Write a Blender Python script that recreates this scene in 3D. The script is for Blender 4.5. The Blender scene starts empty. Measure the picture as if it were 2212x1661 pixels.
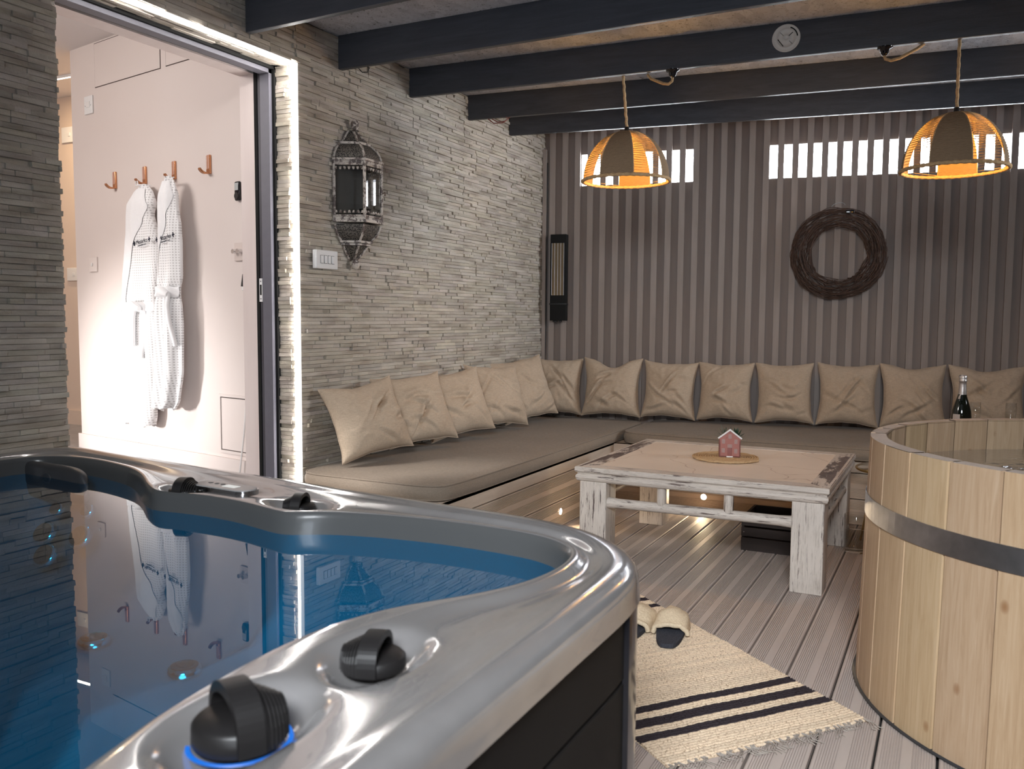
import bpy, math, random
from mathutils import Vector, Matrix, noise
from math import sin, cos, pi, radians, sqrt, exp, atan2

scene = bpy.context.scene
COL = scene.collection

# ------------------------------------------------------------------ camera
cam_d = bpy.data.cameras.new('camera'); cam = bpy.data.objects.new('camera', cam_d); COL.objects.link(cam)
scene.camera = cam
cam_d.sensor_width = 36.0
cam_d.lens = 36.0 * 1880.0 / 2212.0
cam_d.clip_start = 0.02
_yaw, _pitch, _roll = .47017, .077253, .006434
_f = Vector((-sin(_yaw) * cos(_pitch), cos(_yaw) * cos(_pitch), -sin(_pitch)))
_r = Vector((cos(_yaw), sin(_yaw), 0)); _u = _r.cross(_f)
_r2 = _r * cos(_roll) + _u * sin(_roll); _u2 = _u * cos(_roll) - _r * sin(_roll)
CAM = Vector((2.6217, -5.6550, 1.1225))
M = Matrix(((_r2.x, _u2.x, -_f.x), (_r2.y, _u2.y, -_f.y), (_r2.z, _u2.z, -_f.z))).to_4x4()
M.translation = CAM
cam.matrix_world = M
cam_d.dof.use_dof = True
cam_d.dof.focus_distance = 4.2
cam_d.dof.aperture_fstop = 7.0

# ------------------------------------------------------------------ world and light
world = bpy.data.worlds.new('world'); scene.world = world; world.use_nodes = True
wn = world.node_tree; wn.nodes.clear()
wo = wn.nodes.new('ShaderNodeOutputWorld'); wb = wn.nodes.new('ShaderNodeBackground')
wb.inputs[0].default_value = (0.90, 0.95, 1.0, 1); wb.inputs[1].default_value = 24.0
wn.links.new(wb.outputs[0], wo.inputs[0])
scene.view_settings.view_transform = 'Standard'
scene.view_settings.look = 'None'
scene.view_settings.exposure = 0.0
scene.view_settings.gamma = 1.0
scene.view_settings.use_curve_mapping = False

def light(name, kind, loc, energy, color, size=None, target=None, size_y=None, spot=None, blend=.6):
    d = bpy.data.lights.new(name, kind); d.energy = energy; d.color = color
    if kind == 'AREA':
        d.size = size
        if size_y: d.shape = 'RECTANGLE'; d.size_y = size_y
    elif size is not None: d.shadow_soft_size = size
    if kind == 'SPOT': d.spot_size = radians(spot); d.spot_blend = blend
    o = bpy.data.objects.new(name, d); COL.objects.link(o); o.location = loc
    if target: o.rotation_euler = (Vector(target) - Vector(loc)).to_track_quat('-Z', 'Y').to_euler()
    return o
# unseen fill lamps added inside the closed room in place of daylight
gd = light('camera_side_fill', 'AREA', (2.85, -6.5, 2.3), 52, (0.90, 0.95, 1.0), 0.9, (2.0, -3.1, 0.0), 0.9)
gd.data.spread = radians(76)
sd = light('stone_wall_fill', 'AREA', (4.6, -0.55, 1.85), 13, (0.90, 0.95, 1.0), 0.8, (0.0, -1.25, 1.65), 0.9)  # added lamp by the right wall to brighten the stone; no opening there
sd.data.spread = radians(58)
cd_ = light('ceiling_fill', 'AREA', (3.3, -7.6, 1.0), 7, (0.80, 0.89, 1.0), 1.0, (1.4, -2.9, 2.35), 0.8)  # added uplight behind the camera for roof boards and joists; no window
cd_.data.spread = radians(60)
light('mattress_fill', 'SPOT', (-0.95, -4.55, 2.0), 420, (1.0, 0.95, 0.90), 0.08, (0.46, -2.72, 0.38), spot=22, blend=1.0)  # unseen spot added to brighten the near mattress end
# ceiling lamp and low lamp of the hall behind the stone wall
light('hall_ceiling_lamp', 'AREA', (-1.5, -4.2, 2.58), 60, (1.0, 0.95, 0.92), 1.0, (-1.3, -3.0, 0.6))
light('hall_low_lamp', 'SPOT', (-1.95, -4.0, 0.70), 190, (1.0, 0.97, 0.95), 0.10, (-1.30, -2.4, 0.62), spot=62, blend=.9)
light('hall_strip_glow', 'AREA', (-2.43, -1.955, 2.595), 11, (1.0, 0.76, 0.48), 0.26, (-2.43, -1.954, 0), 0.02)

# ------------------------------------------------------------------ materials
def mat(name, base=(.5, .5, .5), rough=.6, metal=0, spec=.5, **kw):
    m = bpy.data.materials.new(name); m.use_nodes = True
    b = m.node_tree.nodes['Principled BSDF']
    b.inputs['Base Color'].default_value = (*base, 1); b.inputs['Roughness'].default_value = rough
    b.inputs['Metallic'].default_value = metal
    b.inputs['Specular IOR Level'].default_value = spec
    for k, v in kw.items():
        k = k.replace('_', ' ')
        b.inputs[k].default_value = (*v, 1) if isinstance(v, tuple) else v
    return m
def nodes(m): return m.node_tree.nodes, m.node_tree.links, m.node_tree.nodes['Principled BSDF']
def coords(m, scale=(1, 1, 1), kind='Object', rot=(0, 0, 0)):
    n, l, b = nodes(m)
    tc = n.new('ShaderNodeTexCoord'); mp = n.new('ShaderNodeMapping')
    mp.inputs['Scale'].default_value = scale; mp.inputs['Rotation'].default_value = rot
    l.new(tc.outputs[kind], mp.inputs[0]); return mp.outputs[0]
def noise_t(m, vec, scale=5, detail=4, rough=.5, dist=0):
    n, l, b = nodes(m); t = n.new('ShaderNodeTexNoise')
    t.inputs['Scale'].default_value = scale; t.inputs['Detail'].default_value = detail
    t.inputs['Roughness'].default_value = rough; t.inputs['Distortion'].default_value = dist
    l.new(vec, t.inputs['Vector']); return t.outputs['Fac']
def ramp(m, fac, stops, interp='LINEAR'):
    n, l, b = nodes(m); r = n.new('ShaderNodeValToRGB'); r.color_ramp.interpolation = interp
    while len(r.color_ramp.elements) < len(stops): r.color_ramp.elements.new(.5)
    for e, (p, c) in zip(r.color_ramp.elements, stops):
        e.position = p; e.color = (*c, 1) if len(c) == 3 else c
    l.new(fac, r.inputs[0]); return r.outputs[0]
def bump(m, fac, strength=.3, dist=.01, prev=None):
    n, l, b = nodes(m); t = n.new('ShaderNodeBump'); t.inputs['Strength'].default_value = strength
    t.inputs['Distance'].default_value = dist; l.new(fac, t.inputs['Height'])
    if prev is not None: l.new(prev, t.inputs['Normal'])
    l.new(t.outputs[0], b.inputs['Normal']); return t.outputs[0]
def setc(m, out): nodes(m)[1].new(out, nodes(m)[2].inputs['Base Color'])
def mixc(m, fac, a, c, mode='MIX'):
    n, l, b = nodes(m); x = n.new('ShaderNodeMix'); x.data_type = 'RGBA'; x.blend_type = mode
    if isinstance(fac, (int, float)): x.inputs[0].default_value = fac
    else: l.new(fac, x.inputs[0])
    for i, v in ((6, a), (7, c)):
        if isinstance(v, tuple): x.inputs[i].default_value = (*v, 1)
        else: l.new(v, x.inputs[i])
    return x.outputs[2]
def vary(name, c1, c2, scale=8, rough=.6, bs=.2, bscale=60, stretch=(1, 1, 1), bd=.004, detail=5, **kw):
    m = mat(name, c1, rough, **kw); v = coords(m, stretch)
    setc(m, ramp(m, noise_t(m, v, scale, detail), [(.3, c1), (.7, c2)]))
    if bs: bump(m, noise_t(m, v, bscale, 6, .6), bs, bd)
    return m

MT = {}
def stone():
    m = mat('stone', rough=.82, spec=.25); v = coords(m)
    n, l, b = nodes(m)
    big = ramp(m, noise_t(m, coords(m, (3, 3, 22)), 1.6, 3), [(.32, (.36, .315, .265)), (.5, (.48, .435, .375)), (.7, (.56, .515, .455))])
    at = n.new('ShaderNodeAttribute'); at.attribute_name = 'tone'
    setc(m, mixc(m, 1.0, big, at.outputs['Color'], 'MULTIPLY'))
    a = bump(m, noise_t(m, coords(m, (1, 1, 1.3)), 46, 8, .6, .1), .7, .008)
    bump(m, noise_t(m, v, 260, 4, .6), .35, .002, a)
    return m
MT['stone'] = stone()
MT['stone_back'] = mat('stone_back', (.05, .045, .04), .9)
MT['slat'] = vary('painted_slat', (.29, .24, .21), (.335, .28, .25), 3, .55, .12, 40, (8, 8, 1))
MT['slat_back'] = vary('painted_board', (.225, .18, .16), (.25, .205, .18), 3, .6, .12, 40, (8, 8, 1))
def osb():
    m = mat('strand_board', rough=.7); n, l, b = nodes(m)
    vo = n.new('ShaderNodeTexVoronoi'); vo.inputs['Scale'].default_value = 26; l.new(coords(m, (1, .5, 1)), vo.inputs['Vector'])
    c = ramp(m, vo.outputs['Color'], [(.1, (.46, .48, .54)), (.9, (.62, .64, .70))])
    st = ramp(m, noise_t(m, coords(m, (1, 1, 1)), 34, 6, .8, 2.5), [(.36, (.03, .03, .03)), (.44, (1, 1, 1))])
    setc(m, mixc(m, 1.0, c, st, 'MULTIPLY')); bump(m, vo.outputs['Distance'], .4, .004)
    return m
MT['osb'] = osb()
def beamm():
    m = mat('dark_paint_timber', rough=.42, spec=.35)
    v = coords(m, (1.2, 14, 14))
    setc(m, ramp(m, noise_t(m, v, 3, 6, .6, .6), [(.3, (.046, .050, .061)), (.7, (.068, .073, .088))]))
    bump(m, noise_t(m, coords(m, (2, 40, 40)), 5, 6, .7, .8), .35, .003); return m
MT['beam'] = beamm()
def deck(name, c1, c2, st):
    m = mat(name, rough=.5, spec=.4)
    f = noise_t(m, coords(m, st), 3, 6, .6)
    setc(m, ramp(m, f, [(.3, c1), (.72, c2)])); bump(m, noise_t(m, coords(m, (300, 300, 300)), 1, 2), .1, .001); return m
MT['deck'] = deck('composite_deck', (.46, .39, .35), (.54, .465, .42), (6, .8, 6))
MT['deck_dark'] = mat('deck_underside', (.02, .018, .016), .9)
MT['bench'] = deck('bench_plank', (.50, .41, .33), (.58, .48, .39), (2, 2, 20))
def fabric(name, c1, c2, sc=420, bs=.35, big=2.5, rough=.95, sheen=.06):
    m = mat(name, c1, rough, spec=.15, Sheen_Weight=sheen); n, l, b = nodes(m)
    v = coords(m)
    h1 = noise_t(m, coords(m, (.12, .12, 1)), sc, 3, .6); h2 = noise_t(m, coords(m, (1, 1, .12)), sc, 3, .6)
    mx = n.new('ShaderNodeMath'); mx.operation = 'ADD'; l.new(h1, mx.inputs[0]); l.new(h2, mx.inputs[1])
    mx2 = n.new('ShaderNodeMath'); mx2.operation = 'MULTIPLY'; mx2.inputs[1].default_value = .5; l.new(mx.outputs[0], mx2.inputs[0]); mx = mx2
    base = ramp(m, noise_t(m, v, big, 4, .6), [(.3, c1), (.7, c2)])
    setc(m, mixc(m, .55, base, mx.outputs[0], 'OVERLAY'))
    a = bump(m, mx.outputs[0], bs, .0012)
    bump(m, noise_t(m, v, 7, 4, .55), .25, .02, a)
    return m
MT['linen'] = fabric('linen_cushion', (.44, .345, .255), (.52, .42, .32))
MT['mattress'] = fabric('mattress_fabric', (.22, .18, .14), (.25, .205, .163), 600, .2)
MT['towel'] = fabric('robe_cotton', (.83, .83, .84), (.88, .88, .89), 300, .2)
def waffle():
    m = mat('waffle_cotton', (.80, .80, .81), .9, spec=.1); n, l, b = nodes(m)
    v = coords(m, (1, 1, 1))
    ws = []
    for d in ('X', 'Z'):
        w = n.new('ShaderNodeTexWave'); w.wave_type = 'BANDS'; w.bands_direction = d; w.inputs['Scale'].default_value = 24; w.inputs['Distortion'].default_value = .15
        l.new(v, w.inputs[0]); ws.append(w.outputs['Fac'])
    mx = n.new('ShaderNodeMath'); mx.operation = 'MULTIPLY'; l.new(ws[0], mx.inputs[0]); l.new(ws[1], mx.inputs[1])
    setc(m, ramp(m, mx.outputs[0], [(.30, (.87, .87, .875)), (.62, (.58, .57, .57))]))
    bump(m, mx.outputs[0], -.5, .004); return m
MT['waffle'] = waffle()
MT['plaster'] = vary('pink_plaster', (.68, .60, .565), (.72, .645, .61), 1.2, .55, .05, 20)
MT['plaster_far'] = vary('beige_plaster', (.66, .53, .44), (.70, .57, .48), 1.5, .6, .04, 20)
MT['hall_white'] = mat('hall_ceiling_paint', (.74, .70, .69), .7)
MT['hall_floor'] = vary('hall_floor_tile', (.24, .23, .24), (.30, .29, .30), 12, .35, .05, 30)
MT['lining'] = vary('door_lining_wood', (.66, .56, .53), (.72, .63, .60), 2, .5, .1, 10, (8, 8, .6))
MT['black'] = mat('black_plastic', (.010, .010, .011), .38)
MT['matt_black'] = mat('matt_black', (.012, .012, .012), .8, spec=.2)
MT['gloss_black'] = mat('gloss_black', (.008, .008, .010), .1)
MT['frame_grey'] = vary('door_frame_grey', (.115, .112, .135), (.125, .122, .148), 30, .5, .05, 300)
MT['frame_dark'] = mat('door_frame_dark', (.05, .047, .058), .5)
MT['white_plastic'] = mat('white_plastic', (.76, .755, .75), .35)
MT['white_gloss'] = mat('white_enamel', (.80, .78, .76), .25)
MT['copper'] = mat('copper', (.62, .30, .16), .25, 1)
MT['brass'] = mat('brass', (.62, .42, .16), .22, 1)
MT['chrome'] = mat('chrome', (.75, .75, .76), .12, 1)
MT['steel'] = vary('galvanised_steel', (.42, .43, .45), (.56, .57, .60), 20, .38, .12, 60, metal=1)
def acrylic():
    m = mat('pearl_acrylic', (.33, .315, .31), .17, .55, .6, Coat_Weight=.6, Coat_Roughness=.03)
    setc(m, ramp(m, noise_t(m, coords(m), 2.2, 4, .6, 1.0), [(.3, (.29, .275, .27)), (.7, (.40, .385, .38))])); return m
MT['acrylic'] = acrylic()
MT['inner'] = mat('shaded_inner_acrylic', (.065, .066, .066), .25, .0, .4, Coat_Weight=.15, Coat_Roughness=.05)  # rim acrylic darkened: shade of the inner wall put into the colour
MT['skirt'] = vary('tub_skirt', (.007, .006, .006), (.010, .009, .008), 6, .6, .05, 200, spec=.15)
MT['rubber'] = mat('dark_rubber', (.035, .035, .038), .45)
def knob():
    return mat('valve_plastic', (.011, .010, .010), .42, 0, .3)
MT['knob'] = knob()
def wood(name, c1, c2, c3, st, rough=.55, knots=True, ksc=9.0):
    m = mat(name, rough=rough); n, l, b = nodes(m)
    v = coords(m, st)
    g = ramp(m, noise_t(m, v, 4, 5, .6, 1.2), [(.28, c1), (.5, c2), (.75, c3)])
    at = n.new('ShaderNodeAttribute'); at.attribute_name = 'tone'
    g = mixc(m, 1.0, g, at.outputs['Color'], 'MULTIPLY')
    if knots:
        vo = n.new('ShaderNodeTexVoronoi'); vo.inputs['Scale'].default_value = ksc; l.new(coords(m, (1, 1, .62)), vo.inputs['Vector'])
        k = ramp(m, vo.outputs['Distance'], [(.07, (.25, .14, .07)), (.10, (.60, .44, .32)), (.15, (1, 1, 1))])
        g = mixc(m, 1.0, g, k, 'MULTIPLY')
    setc(m, g); bump(m, noise_t(m, v, 8, 5, .6, 1), .15, .002); return m
MT['pine'] = wood('spruce_stave', (.46, .315, .19), (.54, .385, .245), (.61, .455, .31), (22, 22, .9))
MT['pine_end'] = wood('stave_end_grain', (.42, .36, .32), (.50, .43, .38), (.54, .47, .42), (14, 14, 4), .7, False)
MT['crate'] = wood('dark_crate', (.012, .006, .004), (.018, .009, .006), (.024, .012, .008), (2, 2, 20), .5, False)
def worn(name, st, amt, patch=False, scale=3.2):
    m = mat(name, rough=.5); n, l, b = nodes(m)
    f = noise_t(m, coords(m, st), scale, 9, .72, .25)
    wh = ramp(m, noise_t(m, coords(m), 3, 3), [(.3, (.50, .44, .39)), (.7, (.66, .595, .53))])
    k = ramp(m, f, [(amt, (1, 1, 1)), (amt + .045, (0, 0, 0))])
    dk = ramp(m, noise_t(m, coords(m), 30, 3), [(.3, (.07, .05, .045)), (.7, (.16, .12, .105))])
    sk = ramp(m, noise_t(m, coords(m, tuple(q * 2.2 for q in st)), scale, 8, .75), [(.34, (.62, .60, .58)), (.50, (1, 1, 1))])
    setc(m, mixc(m, k, mixc(m, 1.0, wh, sk, 'MULTIPLY'), dk)); bump(m, f, .3, .003); return m
MT['worn_x'] = worn('whitewashed_wood_long', (2.4, 26, 26), .385)
MT['worn_y'] = worn('whitewashed_wood_deep', (26, 2.4, 26), .385)
MT['worn_z'] = worn('whitewashed_wood_upright', (26, 26, 1.6), .38)
MT['worn_bare'] = worn('whitewashed_wood_rubbed', (9, 2.0, 9), .50, scale=1.8)
def crackle():
    m = mat('table_lacquer', (.60, .535, .48), .32); n, l, b = nodes(m)
    base = ramp(m, noise_t(m, coords(m), 2, 3), [(.3, (.70, .59, .49)), (.7, (.79, .69, .59))])
    vo = n.new('ShaderNodeTexVoronoi'); vo.feature = 'DISTANCE_TO_EDGE'; vo.inputs['Scale'].default_value = 2.3
    nn = n.new('ShaderNodeTexNoise'); nn.inputs['Scale'].default_value = 6; v = coords(m); l.new(v, nn.inputs['Vector'])
    add = n.new('ShaderNodeVectorMath'); add.operation = 'ADD'; sc_ = n.new('ShaderNodeVectorMath'); sc_.operation = 'SCALE'; sc_.inputs['Scale'].default_value = .12
    l.new(nn.outputs['Color'], sc_.inputs[0]); l.new(v, add.inputs[0]); l.new(sc_.outputs[0], add.inputs[1]); l.new(add.outputs[0], vo.inputs['Vector'])
    k = ramp(m, vo.outputs['Distance'], [(.0, (.55, .45, .38)), (.006, (1, 1, 1))])
    setc(m, mixc(m, 1.0, base, k, 'MULTIPLY')); return m
MT['lacquer'] = crackle()
def jute(name, c1, c2, st=(1, 1, 1), sc=90):
    m = mat(name, rough=.9, spec=.1); n, l, b = nodes(m)
    f = noise_t(m, coords(m, st), sc, 5, .7)
    setc(m, ramp(m, f, [(.3, c1), (.7, c2)])); bump(m, f, .8, .004); return m
MT['jute'] = jute('jute_twine', (.36, .23, .12), (.60, .42, .24))
MT['jute_mat'] = jute('jute_mat', (.38, .25, .13), (.58, .41, .24))
MT['jute_shade'] = jute('jute_shade', (.22, .15, .095), (.33, .23, .145), (1, 1, 7), 60)
def rug():
    m = mat('woven_rug', rough=.95, spec=.05); n, l, b = nodes(m)
    at = n.new('ShaderNodeAttribute'); at.attribute_name = 'tone'
    f = noise_t(m, coords(m, (1, 1, 1)), 150, 5, .7)
    c = ramp(m, f, [(.34, (.36, .24, .14)), (.45, (.82, .64, .46)), (.7, (.97, .82, .62))])
    setc(m, mixc(m, 1.0, c, at.outputs['Color'], 'MULTIPLY')); bump(m, f, .9, .005); return m
MT['rug'] = rug()
MT['fleece'] = jute('cream_fleece', (.62, .48, .32), (.82, .69, .50), sc=140)
MT['sole'] = jute('charcoal_felt', (.03, .032, .042), (.085, .088, .105), sc=200)
MT['ceramic'] = vary('red_ceramic', (.36, .125, .10), (.40, .15, .12), 20, .45, .05, 80)
MT['leaf'] = vary('dark_leaf', (.016, .040, .022), (.035, .075, .035), 30, .4, 0)
MT['twig'] = vary('twig', (.050, .026, .018), (.11, .060, .040), 30, .7, .3, 90)
MT['lantern'] = worn('weathered_lantern_metal', (8, 8, 8), .46, scale=5)
def mesh_m():
    m = mat('lantern_mesh', (.16, .14, .12), .6, .3); n, l, b = nodes(m)
    vo = n.new('ShaderNodeTexVoronoi'); vo.inputs['Scale'].default_value = 150; l.new(coords(m, (1, 1, 1.3)), vo.inputs['Vector'])
    setc(m, ramp(m, vo.outputs['Distance'], [(.35, (.015, .013, .012)), (.55, (.16, .14, .12))])); return m
MT['lmesh'] = mesh_m()
def glass(name, tint=(1, 1, 1), gl=1.0, ior=1.45, rough=0.0):
    m = bpy.data.materials.new(name); m.use_nodes = True; nt = m.node_tree; nt.nodes.clear()
    o = nt.nodes.new('ShaderNodeOutputMaterial'); mx = nt.nodes.new('ShaderNodeMixShader'); lw = nt.nodes.new('ShaderNodeLayerWeight'); lw.inputs['Blend'].default_value = .5
    pw = nt.nodes.new('ShaderNodeMath'); pw.operation = 'POWER'; pw.inputs[1].default_value = 5.0
    f0 = ((ior - 1) / (ior + 1)) ** 2
    fr = nt.nodes.new('ShaderNodeMath'); fr.operation = 'MULTIPLY_ADD'; fr.inputs[1].default_value = 1 - f0; fr.inputs[2].default_value = f0
    nt.links.new(lw.outputs['Facing'], pw.inputs[0]); nt.links.new(pw.outputs[0], fr.inputs[0])
    t = nt.nodes.new('ShaderNodeBsdfTransparent'); t.inputs[0].default_value = (*tint, 1)
    g = nt.nodes.new('ShaderNodeBsdfGlossy'); g.inputs['Roughness'].default_value = rough; g.inputs[0].default_value = (gl, gl, gl, 1)
    nt.links.new(fr.outputs[0], mx.inputs[0]); nt.links.new(t.outputs[0], mx.inputs[1]); nt.links.new(g.outputs[0], mx.inputs[2]); nt.links.new(mx.outputs[0], o.inputs[0])
    return m
MT['glass'] = glass('clear_glass', (.965, .97, .97), 1.0, 1.42)
MT['lantern_glass'] = glass('lantern_glass', (.55, .56, .56), 1.0, 1.6)
MT['water'] = glass('tub_water', (.09, .60, .88), 1.0, 1.42)
def bubbly():
    m = mat('churning_water', (.30, .27, .23), .03, .0, 1.0, Coat_Weight=1.0); n, l, b = nodes(m)
    bump(m, noise_t(m, coords(m), 34, 8, .75, .6), 1.0, .05); return m
MT['bubbly'] = bubbly()
MT['bottle'] = mat('dark_bottle_glass', (.006, .009, .006), .06, 0, .8)
MT['foil'] = vary('silver_foil', (.50, .46, .44), (.66, .62, .60), 40, .35, .4, 120, metal=.8)
MT['berry'] = mat('grape_skin', (.05, .008, .014), .25)
MT['strawberry'] = mat('strawberry_skin', (.50, .03, .015), .35)
def emis(name, col, st, base=(0, 0, 0)):
    return mat(name, base, .5, Emission_Color=col, Emission_Strength=st)
MT['led_strip'] = emis('led_profile', (1, .97, .94), 48.0, (.8, .8, .8))
MT['led_face'] = emis('led_profile_face', (1, .98, .96), 1.3, (.8, .8, .8))
MT['spot_led'] = emis('warm_led', (1, .84, .62), 30.0)
MT['bulb'] = emis('filament_bulb', (1, .50, .10), 16.0)
MT['hall_led'] = emis('hall_led', (1, .90, .75), 6.0)
MT['blue_led'] = emis('blue_led', (.0, .22, 1), .8)
MT['screen'] = emis('backlit_display', (.85, .86, .82), .55, (.3, .3, .3))
def heatgrill():
    m = mat('heater_reflector', (.45, .36, .22), .25, 1); n, l, b = nodes(m)
    w = n.new('ShaderNodeTexWave'); w.wave_type = 'BANDS'; w.bands_direction = 'DIAGONAL'; w.inputs['Scale'].default_value = 60; l.new(coords(m), w.inputs[0])
    setc(m, ramp(m, w.outputs['Fac'], [(.3, (.10, .08, .05)), (.6, (.62, .50, .33))])); bump(m, w.outputs['Fac'], .6, .003); return m
MT['grill'] = heatgrill()
MT['thread'] = mat('navy_thread', (.012, .014, .03), .8)
MT['cable'] = mat('black_cable', (.01, .01, .01), .5)
MT['paper'] = mat('label_paper', (.45, .40, .37), .6)

# ------------------------------------------------------------------ mesh helpers
def world_loc(o):
    p = Vector((0, 0, 0))
    while o is not None: p = p + o.location; o = o.parent
    return p
class MB:
    def __init__(s, xf=None): s.v = []; s.f = []; s.sm = []; s.tone = []; s.xf = xf
    def add(s, vs, fs, smooth=False, tone=1.0):
        n = len(s.v)
        for p in vs:
            p = Vector(p); s.v.append(s.xf @ p if s.xf is not None else p)
        for f in fs: s.f.append([i + n for i in f]); s.sm.append(smooth); s.tone.append(tone)
        return s
    def box(s, x0, x1, y0, y1, z0, z1, tone=1.0, M=None):
        vs = [(x, y, z) for x in (x0, x1) for y in (y0, y1) for z in (z0, z1)]
        if M is not None: vs = [M @ Vector(v) for v in vs]
        return s.add(vs, [(0, 1, 3, 2), (4, 6, 7, 5), (0, 4, 5, 1), (2, 3, 7, 6), (0, 2, 6, 4), (1, 5, 7, 3)], False, tone)
    def rbox(s, x0, x1, y0, y1, z0, z1, r=.005, M=None, tone=1.0, n=3):
        # box rounded along every edge (superellipsoid-like lattice)
        r = min(r, (x1 - x0) / 2.01, (y1 - y0) / 2.01, (z1 - z0) / 2.01)
        def axis(a, b):
            o = []
            for i in range(n + 1): o.append((a + r - r * cos(i / n * pi / 2 * .999), -sin(0) , a + r))
            return o
        # six faces as grids projected to the rounded shape
        cx, cy, cz = (x0 + x1) / 2, (y0 + y1) / 2, (z0 + z1) / 2
        hx, hy, hz = (x1 - x0) / 2, (y1 - y0) / 2, (z1 - z0) / 2
        def ticks(h):
            t = [-h + r * k / n for k in range(n + 1)] + [h - r + r * k / n for k in range(n + 1)]
            return t
        def rnd(p):
            q = [max(-h + r, min(h - r, c)) for c, h in zip(p, (hx, hy, hz))]
            d = Vector([a - b for a, b in zip(p, q)])
            if d.length > 1e-9: d = d.normalized() * r
            v = Vector(q) + d + Vector((cx, cy, cz))
            return M @ v if M is not None else v
        for ax in range(3):
            h = (hx, hy, hz); o = [i for i in range(3) if i != ax]
            A, B = ticks(h[o[0]]), ticks(h[o[1]])
            for sg in (-1, 1):
                vs = []
                for a in A:
                    for b in B:
                        p = [0, 0, 0]; p[ax] = sg * h[ax]; p[o[0]] = a; p[o[1]] = b; vs.append(rnd(p))
                nb = len(B); fs = []
                for i in range(len(A) - 1):
                    for j in range(nb - 1):
                        q = (i * nb + j, (i + 1) * nb + j, (i + 1) * nb + j + 1, i * nb + j + 1)
                        fl = (sg > 0) != (ax == 1)
                        fs.append(q if fl else q[::-1])
                s.add(vs, fs, True, tone)
        return s
    def grid(s, pts, cyc_u=False, cyc_v=False, smooth=True, tone=1.0, flip=False):
        nu, nv = len(pts), len(pts[0]); vs = [p for r_ in pts for p in r_]; fs = []
        for i in range(nu if cyc_u else nu - 1):
            for j in range(nv if cyc_v else nv - 1):
                i2, j2 = (i + 1) % nu, (j + 1) % nv
                q = (i * nv + j, i2 * nv + j, i2 * nv + j2, i * nv + j2)
                fs.append(q[::-1] if flip else q)
        return s.add(vs, fs, smooth, tone)
    def tube(s, path, r, n=8, cap=True, smooth=True, closed=False, tone=1.0):
        P = [Vector(p) for p in path]; m = len(P); rings = []
        up = Vector((0, 0, 1)); prev = None
        for i, p in enumerate(P):
            if closed: t = P[(i + 1) % m] - P[i - 1]
            else: t = P[min(i + 1, m - 1)] - P[max(i - 1, 0)]
            t.normalize()
            if prev is None:
                a = t.cross(up)
                if a.length < 1e-3: a = t.cross(Vector((1, 0, 0)))
            else: a = prev - t * prev.dot(t)
            a.normalize(); prev = a; b = t.cross(a)
            rr = r[i] if isinstance(r, (list, tuple)) else r
            rings.append([p + (a * cos(2 * pi * k / n) + b * sin(2 * pi * k / n)) * rr for k in range(n)])
        s.grid(rings, cyc_u=closed, cyc_v=True, smooth=smooth, tone=tone)
        if cap and not closed:
            s.add(rings[0], [list(range(n))[::-1]], False, tone); s.add(rings[-1], [list(range(n))], False, tone)
        return s
    def lathe(s, prof, c=(0, 0, 0), n=32, a0=0, a1=2 * pi, smooth=True, tone=1.0, M=None):
        cyc = abs(a1 - a0 - 2 * pi) < 1e-6; k = n if cyc else n + 1
        R_ = []
        for i in range(k):
            a = a0 + (a1 - a0) * i / n
            ring = [Vector((r * cos(a), r * sin(a), z)) for r, z in prof]
            ring = [(M @ p if M is not None else p) + Vector(c) for p in ring]; R_.append(ring)
        return s.grid(R_, cyc_u=cyc, smooth=smooth, tone=tone)
    def prism(s, poly, z0, z1, tone=1.0, M=None, smooth=False):
        n = len(poly); vs = [(x, y, z0) for x, y in poly] + [(x, y, z1) for x, y in poly]
        if M is not None: vs = [M @ Vector(v) for v in vs]
        s.add(vs, [(i, (i + 1) % n, (i + 1) % n + n, i + n) for i in range(n)], smooth, tone)
        s.add(vs[:n], [list(range(n))[::-1]], False, tone); s.add(vs[n:], [list(range(n))], False, tone)
        return s
    def disc(s, c, r, axis=(0, 0, 1), n=24, tone=1.0):
        a = Vector(axis).normalized(); u = a.orthogonal().normalized(); w = a.cross(u)
        return s.add([Vector(c) + (u * cos(2 * pi * k / n) + w * sin(2 * pi * k / n)) * r for k in range(n)], [list(range(n))], False, tone)
    def cyl(s, a, b, r, n=24, r2=None, smooth=True):
        return s.tube([a, b], [r, r if r2 is None else r2], n, True, smooth)
    def build(s, name, material, parent=None, loc=None):
        me = bpy.data.meshes.new(name); o = bpy.data.objects.new(name, me); COL.objects.link(o)
        base = Vector(loc) if loc is not None else Vector((0, 0, 0))
        if parent is not None: o.parent = parent; base = base + world_loc(parent)
        if loc is not None: o.location = loc
        me.from_pydata([v - base for v in s.v], [], s.f)
        me.polygons.foreach_set('use_smooth', s.sm)
        at = me.color_attributes.new('tone', 'FLOAT_COLOR', 'CORNER'); buf = []
        for f, t in zip(s.f, s.tone):
            c = (t, t, t, 1) if isinstance(t, (int, float)) else (*t, 1)
            buf.extend(c * len(f))
        at.data.foreach_set('color', buf)
        me.materials.append(MT[material] if isinstance(material, str) else material)
        me.update(); return o
def tag(o, label=None, cat=None, group=None, kind=None):
    if label: o['label'] = label
    if cat: o['category'] = cat
    if group: o['group'] = group
    if kind: o['kind'] = kind
    return o
def empty(name, loc, label=None, cat=None, group=None):
    o = bpy.data.objects.new(name, None); COL.objects.link(o); o.location = loc; o.empty_display_size = .05
    return tag(o, label, cat, group)
def struct(o): o['kind'] = 'structure'; return o
def solo(mb, name, material, base, label, cat, group=None):
    o = mb.build(name, material, None, base); return tag(o, label, cat, group)
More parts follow.
